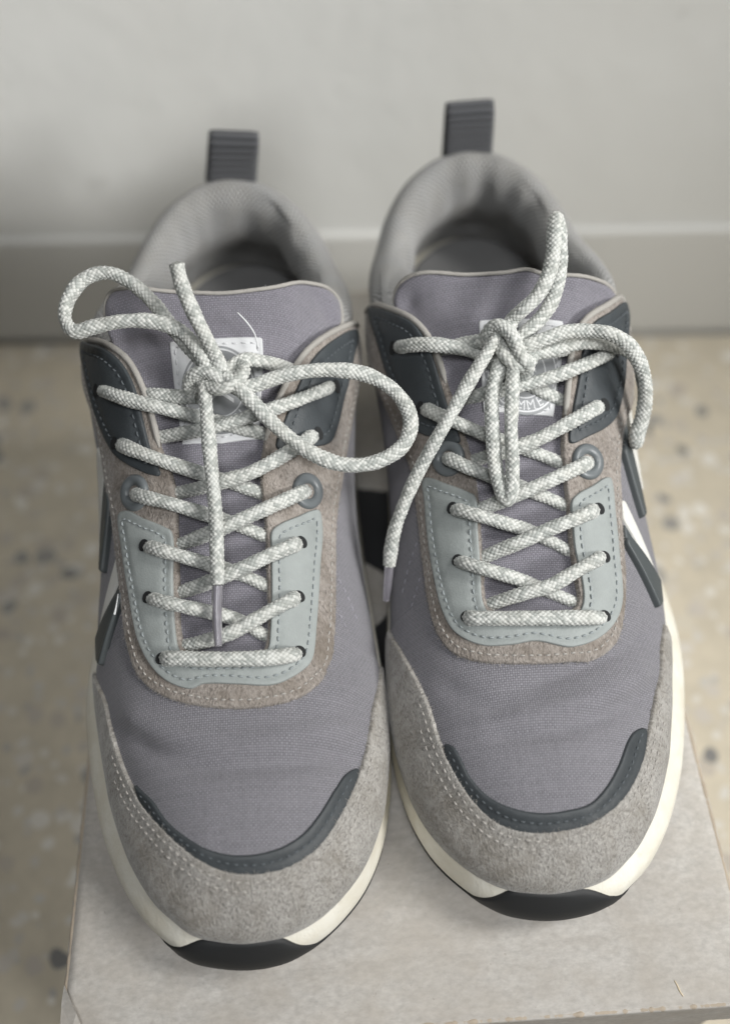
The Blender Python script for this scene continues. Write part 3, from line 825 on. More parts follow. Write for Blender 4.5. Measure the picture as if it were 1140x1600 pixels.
        for k, i in enumerate(seq):
            ps = s.ps[i]; dv = s.dirv[i]; f = fade[k]
            heel = math.exp(-((al[k] - al[-1] / 2) / .035) ** 2)
            wr = 1 + .10 * noise.noise(Vector((al[k] * 38, 7, s.m * 3))) + .06 * noise.noise(Vector((al[k] * 95, 2, s.m)))
            for q, (r, z) in enumerate(pc):
                rr, zz = r * wr * (1 + .12 * heel), z
                if r > .003: rr *= (.10 + .90 * f)
                if zz > 0: zz *= (.55 + .45 * f) * (1 + .25 * heel) * wr
                if r > .009:                                   # creased lining inside
                    rr += .0022 * noise.noise(Vector((al[k] * 45, z * 60, s.m * 5)))
                zz -= max(0, .50 - f) * .018
                zfl = max(ps[2] + zz, .040)
                rows.append(((ps[0] + dv[0] * rr) * s.m, ps[1] + dv[1] * rr, zfl)); U.append((al[k], vl[q]))
        n, m_ = len(seq), len(pc)
        me = mesh_np('collar', rows, grid_faces(n, m_, flip=s.m < 0), U)
        s.collar = link('collar', me, MAT['lining'], s.root)
        # footbed
        ring = [((s.Fe[i, 0] + s.dirv[i, 0] * .006) * s.m, s.Fe[i, 1] + s.dirv[i, 1] * .006, .0415 - .004 * (s.O[i, 1] < .15)) for i in range(NS)]
        cen = [(s.C[i, 0] * s.m, s.C[i, 1], .0400) for i in range(NS)]
        V = np.array([ring, cen]).transpose(1, 0, 2)
        link('insole', mesh_np('insole', V.reshape(-1, 3), grid_faces(NS, 2, True, False, flip=s.m < 0)), MAT['insole'], s.root)

    def build_tab(s, lean=0.0, twist=0.0, wd=.0205, hgt=.0245):
        heel = 0
        p = s.ps[heel]; x0 = p[0] * s.m; y0 = p[1]; z0 = p[2]
        path = [(.0062, -.030), (.0054, -.012), (.0045, .002), (.0040, .012), (.0040, hgt - .006), (.0030, hgt - .0015), (.0000, hgt + .0002), (-.0034, hgt - .0015), (-.0046, hgt - .006), (-.0052, .012), (-.0062, .005), (-.0072, .000)]
        c = resample(catmull(path, 10), .0007)
        T = np.gradient(c, axis=0); T /= np.linalg.norm(T, axis=1)[:, None]; Nn = np.stack([T[:, 1], -T[:, 0]], 1)
        L = np.r_[0, np.cumsum(np.linalg.norm(np.diff(c, axis=0), axis=1))]
        xs = np.linspace(-wd / 2, wd / 2, 13); rows, U = [], []
        for k in range(len(c)):
            rib = .00022 * abs(math.sin(L[k] * math.pi / .0027))
            ring = []
            for sgn in (1, -1):
                for x in (xs if sgn > 0 else xs[::-1]):
                    e = 1 - (abs(x) / (wd / 2)) ** 8 * .5
                    off = sgn * (.00075 * e + rib)
                    zz = c[k, 1] + Nn[k, 1] * off; yy = c[k, 0] + Nn[k, 0] * off
                    hz = max(0, zz) / hgt
                    ring.append((x0 + x * (1 - .03 * hz) + lean * hz + twist * yy * .5, y0 + yy + twist * x * hz, z0 + zz)); U.append((x, L[k]))
            rows.append(ring)
        V = np.array(rows)
        link('pull_tab', mesh_np('pull_tab', V.reshape(-1, 3), grid_faces(V.shape[0], V.shape[1], False, True), U), MAT['webbing'], s.root)

    # ---- laces
    def pt(s, p):
        """(px,py,h): h millimetres above the surface along its normal; (px,py,'z',depth): free point at that depth"""
        if len(p) == 4:
            q = CAM + px_dir(p[0], p[1]) * p[3]; return np.array(s.inv @ Vector(q))
        hit, idx = s.cast(p[0], p[1]); a, b, c = (int(k) for k in s.F[idx])
        n = barycentric_transform(hit, s.Vv[a], s.Vv[b], s.Vv[c], s.Nv[a], s.Nv[b], s.Nv[c]).normalized()
        h = p[2] * .001
        # move along the normal, then slide so the point still lies on the same sight line
        d = Vector(s.rot @ px_dir(p[0], p[1])).normalized()
        k = h / max(.35, -d.dot(n))
        return np.array(hit - d * k)

    def strand(s, pts, r=.00220, seed=0, taper=(0, 0)):
        P = np.array([s.pt(p) for p in pts]); C = resample(catmull(P, 14), .00030)
        for _ in range(6): C[1:-1] = .5 * C[1:-1] + .25 * (C[:-2] + C[2:])
        n = len(C); T = np.gradient(C, axis=0); T /= np.linalg.norm(T, axis=1)[:, None]
        U = np.zeros_like(C); u = np.cross(T[0], [0.3, 0.2, 1]); u /= np.linalg.norm(u); U[0] = u
        for k in range(1, n):
            u = U[k - 1] - T[k] * (U[k - 1] @ T[k]); U[k] = u / np.linalg.norm(u)
        W = np.cross(T, U); NA = 48
        L = np.r_[0, np.cumsum(np.linalg.norm(np.diff(C, axis=0), axis=1))]
        a = (np.arange(NA) / NA)[None]; l = L[:, None]
        wob = .03 * np.sin(l * 420 + seed) + .03 * np.sin(l * 1130 + seed * 2)
        nb, lam = 8, .00165
        p = nb * a + l / lam + wob; q = nb * a - l / lam + wob * .5
        fp, fq = p - np.floor(p), q - np.floor(q)
        hb = np.sqrt(np.clip(np.sin(np.pi * fp), 0, 1) * np.clip(np.sin(np.pi * fq), 0, 1))
        ip, iq = np.floor(p).astype(int), np.floor(q).astype(int)
        par = (ip + iq) % 2
        hsh = lambda i, j, k: np.abs(np.sin(i * 12.9898 + j * 78.233 + k * 37.719) * 43758.5453) % 1
        sid = np.where(par == 0, ip % nb, (iq % nb) + 50)
        tone = .22 * hsh(sid, 3, 1.0 + 0 * seed) + .78 * hsh(ip % 997, iq % 991, seed + 1)
        flat = 1 + .10 * np.sin(l * 95 + seed) * np.cos(2 * (a * math.tau + l * 60 + seed))
        rr = r * flat * (1 + .03 * np.sin(l * 300 + seed) + .025 * np.sin(l * 790 + 2 * seed)) + (hb - .55) * .00044 + (par - .5) * .00006
        if taper[0]: rr = rr * np.clip(l / taper[0] + .35, 0, 1)
        if taper[1]: rr = rr * np.clip((L[-1] - l) / taper[1] + .35, 0, 1)
        an = a * math.tau
        V = C[:, None, :] + (U[:, None, :] * np.cos(an)[..., None] + W[:, None, :] * np.sin(an)[..., None]) * rr[..., None]
        col = np.stack([tone, (1 - hb) ** 2.0, tone, np.ones_like(tone)], 2)
        Vf = V.reshape(-1, 3); F = grid_faces(n, NA, False, True)
        Vf = np.vstack([Vf, C[0] - T[0] * r * .35, C[-1] + T[-1] * r * .35]); k0 = n * NA
        F += [(k0, (i + 1) % NA, i) for i in range(NA)] + [(k0 + 1, (n - 1) * NA + i, (n - 1) * NA + (i + 1) % NA) for i in range(NA)]
        cf = np.vstack([col.reshape(-1, 4), [[.5, .3, .5, 1]] * 2])
        return Vf, F, cf

    def lace_mesh(s, name, strands, parent, **kw):
        VV, FF, CC, o = [], [], [], 0
        for k, st in enumerate(strands):
            V, F, c = s.strand(st, seed=k * 3 + 1, **kw)
            VV.append(V); CC.append(c); FF += [tuple(i + o for i in f) for f in F]; o += len(V)
        me = mesh_np(name, np.vstack(VV), FF)
        at = me.color_attributes.new('braid', 'FLOAT_COLOR', 'POINT'); at.data.foreach_set('color', np.vstack(CC).ravel())
        return link(name, me, MAT['lace'], parent)

    def tube(s, name, pts, radii, mat, parent, na=10):
        P = np.array([s.pt(p) for p in pts]); C = resample(catmull(P, 10), .0006); n = len(C)
        for _ in range(4): C[1:-1] = .5 * C[1:-1] + .25 * (C[:-2] + C[2:])
        T = np.gradient(C, axis=0); T /= np.linalg.norm(T, axis=1)[:, None]
        R = np.interp(np.linspace(0, 1, n), np.linspace(0, 1, len(radii)), radii)
        u = np.cross(T[0], [.3, .2, 1]); u /= np.linalg.norm(u); V = []
        for k in range(n):
            u = u - T[k] * (u @ T[k]); u /= np.linalg.norm(u); w_ = np.cross(T[k], u)
            for a in range(na):
                V.append(C[k] + (u * math.cos(a * math.tau / na) + w_ * math.sin(a * math.tau / na)) * R[k])
        V += [C[0], C[-1]]; k0 = n * na
        F = grid_faces(n, na, False, True) + [(k0, (i + 1) % na, i) for i in range(na)] + [(k0 + 1, (n - 1) * na + i, (n - 1) * na + (i + 1) % na) for i in range(na)]
        return link(name, mesh_np(name, V, F), mat, parent)

    def piping(s, name, D, h, r, mat, parent, sunk=False, na=8):
        D = resample(catmull(np.array(D), 10), .0008); Ps, Ns = s.lift(D)
        C = Ps + Ns * ((s.sink(D) if sunk else np.zeros(len(D))) + h)[:, None]
        for _ in range(4): C[1:-1] = .5 * C[1:-1] + .25 * (C[:-2] + C[2:])
        T = np.gradient(C, axis=0); T /= np.linalg.norm(T, axis=1)[:, None]; V = []; n = len(C); U = []
        for k in range(n):
            u = np.cross(T[k], Ns[k]); u /= np.linalg.norm(u); w_ = np.cross(u, T[k])
            rr = r * min(1, .3 + k / 6, .3 + (n - 1 - k) / 6) * (1 + .12 * noise.noise(Vector((k * .45, r * 1e4, 0))))
            for a in range(na):
                V.append(C[k] + (u * math.cos(a * math.tau / na) + w_ * math.sin(a * math.tau / na)) * rr); U.append((k * .0008, a * r * .8))
        return link(name, mesh_np(name, V, grid_faces(n, na, False, True), U), mat, parent)

    def ring(s, name, px, py, h, R, r, mat, parent):
        hit, idx = s.cast(px, py); a, b, c = (int(k) for k in s.F[idx])
        n = barycentric_transform(hit, s.Vv[a], s.Vv[b], s.Vv[c], s.Nv[a], s.Nv[b], s.Nv[c]).normalized()
        cpt = s.pt((px, py, h)); n = np.array(n)
        u = np.cross(n, [0, 1, 0]); u /= np.linalg.norm(u); v = np.cross(n, u)
        prof = [(R - r * 1.3, -.0030), (R - r * 1.15, -.0004), (R - r * .8, .0006), (R, .0010), (R + r * .7, .0007), (R + r, -.0001), (R + r, -.0008)]
        prof = catmull(prof, 3)
        V = []
        for k in range(40):
            an = k * math.tau / 40; e = u * math.cos(an) + v * math.sin(an)
            for (q, z) in prof: V.append(cpt + e * q + n * z)
        link(name, mesh_np(name, V, grid_faces(40, len(prof), True, False)), mat, parent)
        # dark inside of the hole
        V = [cpt + n * -.0016]
        for k in range(24):
            an = k * math.tau / 24; V.append(cpt + (u * math.cos(an) + v * math.sin(an)) * R * .9 + n * -.0012)
        return V

def poly(a): return [tuple(p) for p in a]

SPEC = {}
# ---- the shoe standing on the right of the picture (lateral side outward to the right)
SPEC['R'] = dict(
    m=1, flare=.0016, origin=(.0510, .0785), yaw=rad(0.0), ux=-.0012,
    label='grey sneaker on the right, lace loop standing up and white stripes on its outer side',
    creases=[([(1020, 985), (960, 1020), (890, 1050), (800, 1075)], 0.0025, -0.00230), ([(1022, 1040), (960, 1075), (880, 1105), (760, 1120)], 0.0036, 0.00230),
             ([(1018, 1080), (940, 1120), (840, 1145), (740, 1150)], 0.0032, -0.00184), ([(668, 1060), (760, 1100), (850, 1108)], 0.0029, -0.00138)],
    guard_top=[(612, 985), (630, 1018), (654, 1062), (673, 1103), (688, 1152), (708, 1196), (732, 1236), (762, 1270), (796, 1290), (835, 1297), (875, 1294), (914, 1285), (953, 1260), (978, 1231), (998, 1187), (1010, 1133), (1022, 1074), (1028, 1015), (1033, 975)],
    trim_in=[(697, 1163), (710, 1167), (722, 1187), (737, 1216), (767, 1246), (806, 1263), (845, 1269), (885, 1265), (919, 1255), (943, 1231), (963, 1196), (978, 1157), (988, 1143), (1005, 1139)],
    trim_out=[(1000, 1192), (982, 1234), (956, 1266), (916, 1292), (875, 1301), (835, 1304), (794, 1297), (758, 1277), (727, 1243), (703, 1203)],
    eye=[(572, 490), (580, 552), (604, 630), (628, 690), (645, 735), (654, 795), (663, 877), (672, 945), (685, 991), (710, 1023), (752, 1036), (815, 1039), (879, 1036), (925, 1030), (957, 1004), (970, 968), (973, 900), (968, 831), (966, 776), (964, 727), (970, 666), (982, 617), (988, 552), (989, 486),
         (975, 470), (940, 479), (905, 506), (890, 545), (884, 600), (879, 650), (876, 700), (880, 745), (884, 790), (889, 854), (898, 909), (901, 938), (890, 954), (830, 957), (772, 955), (760, 940), (755, 890), (751, 831), (746, 772), (741, 735), (729, 690), (713, 640), (699, 600), (686, 556), (672, 526), (650, 500), (620, 485), (592, 478)],
    panel=[(668, 749), (671, 790), (674, 831), (685, 909), (697, 959), (715, 991), (752, 1010), (797, 1010), (834, 1004), (888, 1013), (925, 1002), (952, 977), (964, 941), (960, 877), (953, 808), (945, 749),
           (938, 748), (918, 761), (896, 774), (887, 786), (889, 820), (893, 860), (904, 909), (906, 941), (898, 960), (875, 967), (830, 967), (785, 966), (763, 957), (755, 940), (752, 890), (748, 831), (744, 776), (735, 770), (706, 758)],
    dark_l=[(586, 484), (598, 483), (621, 489), (650, 504), (667, 528), (681, 560), (694, 605), (707, 648), (722, 692), (712, 694), (690, 686), (668, 680), (648, 664), (629, 622), (611, 580), (597, 530)],
    dark_r=[(968, 478), (944, 489), (915, 512), (903, 552), (896, 600), (889, 640), (884, 693), (890, 695), (911, 685), (936, 672), (952, 655), (960, 628), (966, 590), (968, 552), (971, 510), (973, 482)],
    throat=[(640, 500), (686, 556), (713, 640), (741, 735), (751, 831), (760, 940), (772, 952), (888, 952), (898, 938), (889, 854), (880, 760), (877, 700), (884, 600), (893, 540), (925, 490), (945, 462), (900, 440), (780, 432), (660, 440), (630, 470)],
    tongue=[(617, 474), (620, 458), (630, 441), (658, 427), (685, 425), (724, 427), (786, 425), (825, 421), (850, 427), (886, 429), (917, 433), (943, 445), (957, 462), (950, 490), (925, 540), (905, 620), (898, 700), (902, 800), (912, 900), (905, 965), (760, 965), (745, 900), (735, 800), (715, 700), (690, 640), (660, 560), (630, 505)],
    lab=[(748, 498), (800, 495), (884, 500), (882, 560), (868, 650), (815, 646), (754, 643), (750, 570)], emblem=(818, 578),
    eyelets=[(919, 721), (699, 716)], vamp_top=[(1000, 950), (965, 930), (950, 985), (900, 1020), (815, 1025), (740, 1020), (695, 985), (676, 930), (645, 950)],
    cross=[  # (left-going strand hole -> opposite edge), then right; drawn as crossing pairs, lower first
        [(727, 966, -3), (737, 966, 4.2), (760, 966, 5.0), (830, 966, 5.0), (910, 965, 5.0), (932, 965, 4.2), (942, 966, -3)],
        [(715, 876, -3), (727, 880, 4.6), (760, 890, 5.2), (800, 902, 2.4), (829, 913, -.2), (870, 930, -1.6), (910, 950, -2.6)],
        [(940, 871, -3), (930, 876, 4.6), (900, 892, 5.4), (860, 915, 4.8), (829, 924, 4.4), (790, 936, 1.4), (745, 952, -2.6)],
        [(708, 794, -3), (720, 798, 4.6), (750, 806, 5.2), (790, 818, 2.4), (824, 829, -.2), (860, 846, -1.6), (905, 872, -2.6)],
        [(931, 796, -3), (920, 801, 4.6), (890, 814, 5.4), (850, 830, 4.8), (815, 846, 4.2), (780, 860, 1.4), (735, 880, -2.6)],
        [(696, 714, -3), (706, 719, 3.8), (735, 732, 4.6), (770, 746, 2.2), (815, 762, -.2), (860, 780, -1.6), (900, 800, -2.6)],
        [(921, 720, -3), (910, 727, 3.8), (880, 741, 5.0), (845, 757, 4.8), (805, 774, 4.2), (770, 788, 1.4), (725, 808, -2.6)],
        [(662, 636, -3), (673, 643, 4.6), (710, 659, 5.2), (757, 679, 2.2), (800, 695, -.2), (850, 713, -1.6), (895, 734, -2.6)],
        [(937, 633, -3), (926, 640, 4.6), (890, 660, 5.2), (845, 684, 4.8), (805, 700, 4.0), (765, 712, 1.0), (715, 728, -2.6)],
        [(952, 549, -3), (942, 557, 4.6), (905, 573, 5.2), (860, 590, 4.8), (815, 602, 4.0), (770, 612, 1.0), (705, 628, -2.6)],
        [(621, 545, -3), (632, 541, 4.6), (660, 538, 5.2), (700, 541, 4.2), (740, 550, 1.5), (790, 580, -.4), (840, 608, -1.4), (895, 636, -2.6)],
        [(684, 548, -2.6), (712, 540, 1.0), (740, 535, 3.0), (770, 530, 6.0)],
        [(905, 540, -2.6), (873, 547, 2.0), (845, 550, 4.0), (815, 552, 5.0)],
    ],
    knot=[[(772, 560, 3), (763, 535, 6), (764, 517, 9), (777, 509, 11.5), (794, 518, 13), (806, 539, 13), (815, 560, 12), (824, 574, 9), (815, 590, 5)],
          [(788, 524, 7), (783, 541, 9.5), (794, 560, 11), (810, 570, 10), (826, 567, 7), (832, 552, 5)]],
    loops=[[(800, 545, 8), (793, 520, 10), (800, 499, 11), (816, 484, 'z', 0.3262), (838, 463, 'z', 0.3252), (856, 430, 'z', 0.3250), (864, 390, 'z', 0.3258), (865, 357, 'z', 0.3280), (868, 341, 'z', 0.3305), (873, 352, 'z', 0.3325), (875, 390, 'z', 0.3320), (872, 430, 'z', 0.3312), (862, 470, 'z', 0.3308), (842, 500, 'z', 0.3312), (818, 522, 8), (805, 540, 7)],
           [(805, 548, 8), (824, 540, 9.5), (850, 530, 10), (882, 519, 10.5), (917, 517, 10.5), (951, 521, 'z', 0.3290), (981, 539, 'z', 0.3305), (1001, 572, 'z', 0.3340), (1008, 610, 'z', 0.3385), (1003, 650, 'z', 0.3430), (992, 682, 'z', 0.3465), (994, 692, 'z', 0.3500), (998, 676, 'z', 0.3525), (1005, 640, 'z', 0.3510), (1004, 600, 'z', 0.3470), (990, 556, 'z', 0.3420), (950, 538, 7), (905, 536, 6), (860, 546, 5.5), (815, 556, 6)],
           [(798, 560, 9), (786, 562, 8), (776, 585, 7.5), (769, 615, 8), (768, 650, 9), (770, 690, 9.5), (774, 730, 9), (781, 762, 9), (791, 783, 9.5), (798, 772, 10.5), (800, 730, 11), (798, 680, 11), (799, 630, 10.5), (800, 595, 10), (802, 566, 9)]],
    end=[[(796, 512, 7), (782, 521, 9), (768, 540, 10), (755, 560, 10.5), (730, 601, 10.5), (707, 642, 10.5), (678, 692, 10.5), (652, 740, 10), (631, 787, 'z', 0.3385), (616, 829, 'z', 0.3410), (610, 862, 'z', 0.3440), (608, 882, 'z', 0.3460)]],
    aglets=[[(608, 880, 'z', 0.3458), (606, 905, 'z', 0.3480), (603, 938, 'z', 0.3505)]],
)
# ---- the shoe standing on the left of the picture (mirrored)
SPEC['L'] = dict(
    m=-1, flare=.0046, origin=(-.0435, .0695), yaw=rad(0.0), ux=-.0012,
    label='grey sneaker on the left, lace loops spread wide to both sides of its knot',
    creases=[([(196, 1150), (280, 1190), (400, 1196), (560, 1188)], 0.0032, -0.00207), ([(186, 1110), (280, 1150), (400, 1160), (570, 1140)], 0.0036, 0.00207), ([(470, 1060), (540, 1030), (585, 1010)], 0.0022, -0.00207),
             ([(500, 1100), (550, 1075), (580, 1060)], 0.0022, 0.00184)],
    guard_top=[(151, 1050), (168, 1092), (186, 1163), (208, 1222), (232, 1262), (267, 1301), (306, 1335), (345, 1355), (375, 1361), (414, 1360), (453, 1348), (493, 1321), (522, 1281), (547, 1232), (564, 1188), (574, 1139), (583, 1090), (590, 1040)],
    trim_in=[(214, 1226), (226, 1237), (242, 1252), (262, 1281), (291, 1306), (326, 1326), (365, 1335), (404, 1333), (443, 1321), (473, 1301), (497, 1272), (522, 1232), (537, 1211), (557, 1202)],
    trim_out=[(548, 1240), (525, 1286), (496, 1327), (455, 1355), (414, 1367), (375, 1368), (343, 1362), (303, 1342), (262, 1308), (229, 1268)],
    eye=[(130, 540), (136, 593), (152, 654), (167, 735), (178, 800), (184, 850), (193, 933), (202, 1006), (220, 1058), (255, 1088), (302, 1103), (371, 1109), (431, 1103), (474, 1088), (508, 1054), (519, 998), (521, 890), (523, 804), (531, 749), (548, 644), (560, 553), (563, 512),
         (548, 508), (512, 521), (474, 550), (448, 592), (427, 640), (413, 690), (407, 735), (409, 775), (414, 822), (417, 912), (417, 998), (408, 1018), (350, 1022), (300, 1020), (289, 1010), (283, 981), (281, 912), (279, 828), (276, 770), (268, 738), (253, 700), (241, 650), (226, 604), (206, 565), (180, 542), (152, 533)],
    panel=[(195, 805), (201, 869), (210, 933), (222, 998), (242, 1041), (268, 1067), (302, 1078), (319, 1071), (371, 1071), (422, 1073), (452, 1062), (482, 1032), (489, 976), (493, 890), (496, 826), (491, 799), (480, 799), (460, 808), (432, 821),
           (421, 832), (421, 860), (422, 912), (421, 985), (417, 1016), (404, 1030), (350, 1034), (298, 1031), (284, 1015), (278, 981), (275, 912), (273, 832), (262, 824), (230, 810), (205, 798)],
    dark_l=[(137, 537), (152, 538), (174, 546), (197, 568), (216, 604), (229, 654), (241, 702), (256, 744), (244, 744), (215, 731), (186, 708), (164, 660), (150, 615), (141, 570)],
    dark_r=[(547, 520), (514, 532), (484, 559), (462, 600), (443, 650), (428, 700), (436, 706), (470, 701), (509, 692), (520, 664), (529, 625), (537, 593), (544, 553), (549, 526)],
    throat=[(190, 552), (226, 604), (241, 650), (268, 738), (279, 828), (281, 912), (289, 1008), (300, 1016), (406, 1014), (416, 998), (417, 912), (412, 822), (408, 735), (425, 640), (448, 592), (490, 535), (520, 500), (505, 462), (400, 455), (240, 462), (185, 490)],
    tongue=[(168, 505), (168, 478), (176, 458), (196, 452), (250, 453), (304, 455), (360, 455), (426, 447), (477, 440), (507, 450), (526, 471), (531, 500), (505, 540), (470, 590), (445, 650), (430, 720), (432, 820), (440, 920), (432, 1025), (275, 1025), (265, 920), (258, 820), (245, 730), (222, 650), (198, 590), (178, 545)],
    lab=[(262, 532), (300, 528), (411, 525), (413, 560), (407, 686), (345, 692), (281, 694), (270, 610)], emblem=(342, 607),
    eyelets=[(482, 767), (209, 770)], vamp_top=[(560, 1000), (514, 970), (500, 1050), (440, 1092), (371, 1097), (300, 1092), (235, 1058), (206, 985), (175, 1010)],
    cross=[
        [(254, 1032, -3), (265, 1029, 4.2), (290, 1029, 5.0), (360, 1030, 5.0), (430, 1027, 5.0), (456, 1023, 4.2), (469, 1020, -3)],
        [(235, 933, -3), (248, 938, 4.6), (280, 946, 5.2), (335, 958, 2.4), (375, 970, -.2), (400, 985, -1.6), (432, 1004, -2.6)],
        [(466, 933, -3), (454, 938, 4.6), (425, 953, 5.4), (392, 972, 4.8), (362, 988, 4.2), (320, 1002, 1.4), (268, 1014, -2.6)],
        [(230, 852, -3), (243, 857, 4.6), (280, 868, 5.2), (328, 882, 2.4), (370, 895, -.2), (405, 910, -1.6), (432, 924, -2.6)],
        [(468, 848, -3), (456, 853, 4.6), (425, 866, 5.4), (385, 885, 4.8), (350, 900, 4.0), (310, 916, 1.4), (262, 932, -2.6)],
        [(209, 768, -3), (221, 775, 3.8), (260, 785, 4.8), (323, 804, 2.2), (365, 818, -.2), (405, 834, -1.6), (430, 846, -2.6)],
        [(481, 764, -3), (468, 771, 3.8), (435, 786, 5.0), (390, 806, 4.8), (350, 824, 4.0), (310, 840, 1.4), (262, 858, -2.6)],
        [(188, 691, -3), (199, 699, 4.6), (240, 715, 5.2), (319, 741, 2.2), (355, 752, -.2), (395, 766, -1.6), (425, 778, -2.6)],
        [(491, 676, -3), (480, 687, 4.6), (445, 710, 5.2), (395, 737, 4.8), (350, 752, 3.6), (310, 763, 1.0), (255, 775, -2.6)],
        [(518, 603, -3), (506, 609, 4.6), (465, 625, 5.2), (420, 641, 4.6), (385, 652, 4.0), (330, 668, 2.0), (275, 679, .4), (225, 688, -2.6)],
        [(161, 609, -3), (172, 615, 4.6), (210, 627, 5.2), (260, 639, 4.0), (300, 649, 1.4), (350, 662, -.4), (390, 672, -1.4), (430, 684, -2.6)],
        [(210, 614, -2.6), (240, 617, .6), (275, 620, 1.6), (310, 620, 4.0)],
        [(460, 582, -2.6), (438, 572, 2.4), (410, 565, 4.2), (384, 562, 5.5), (366, 572, 7), (350, 590, 7)],
    ],
    knot=[[(300, 612, 4), (297, 597, 7), (306, 585, 10), (322, 582, 11.5), (338, 588, 12), (356, 598, 11), (372, 608, 8)],
          [(316, 596, 8), (326, 602, 10), (343, 607, 12), (360, 602, 13), (375, 590, 12), (381, 577, 9), (372, 566, 6)]],
    loops=[[(338, 600, 7), (322, 572, 7.5), (299, 548, 8), (268, 510, 8), (238, 471, 'z', 0.3270), (202, 440, 'z', 0.3275), (166, 426, 'z', 0.3280), (132, 436, 'z', 0.3280), (108, 466, 'z', 0.3270), (102, 498, 'z', 0.3255), (116, 518, 'z', 0.3240), (146, 511, 'z', 0.3230), (192, 502, 'z', 0.3225), (243, 503, 'z', 0.3228), (283, 518, 10.5), (309, 548, 11), (328, 580, 10)],
           [(350, 596, 9), (372, 606, 10), (395, 603, 10.5), (446, 586, 'z', 0.3238), (512, 578, 'z', 0.3250), (574, 586, 'z', 0.3262), (619, 614, 'z', 0.3272), (641, 654, 'z', 0.3280), (631, 694, 'z', 0.3280), (590, 721, 'z', 0.3270), (538, 726, 'z', 0.3255), (487, 708, 'z', 0.3238), (436, 670, 12), (400, 634, 12), (372, 606, 13), (352, 588, 12)]],
    end=[[(352, 592, 9), (345, 575, 11), (334, 552, 12), (319, 522, 'z', 0.3190), (305, 494, 'z', 0.3165), (292, 465, 'z', 0.3145), (281, 435, 'z', 0.3130), (276, 412, 'z', 0.3120)],
         [(335, 590, 7), (322, 603, 9), (323, 644, 9.5), (328, 705, 10), (333, 760, 10), (337, 804, 10), (339, 869, 10), (340, 914, 9.5)]],
    aglets=[[(340, 912, 9.5), (339, 950, 9), (341, 1010, 8)]],
)

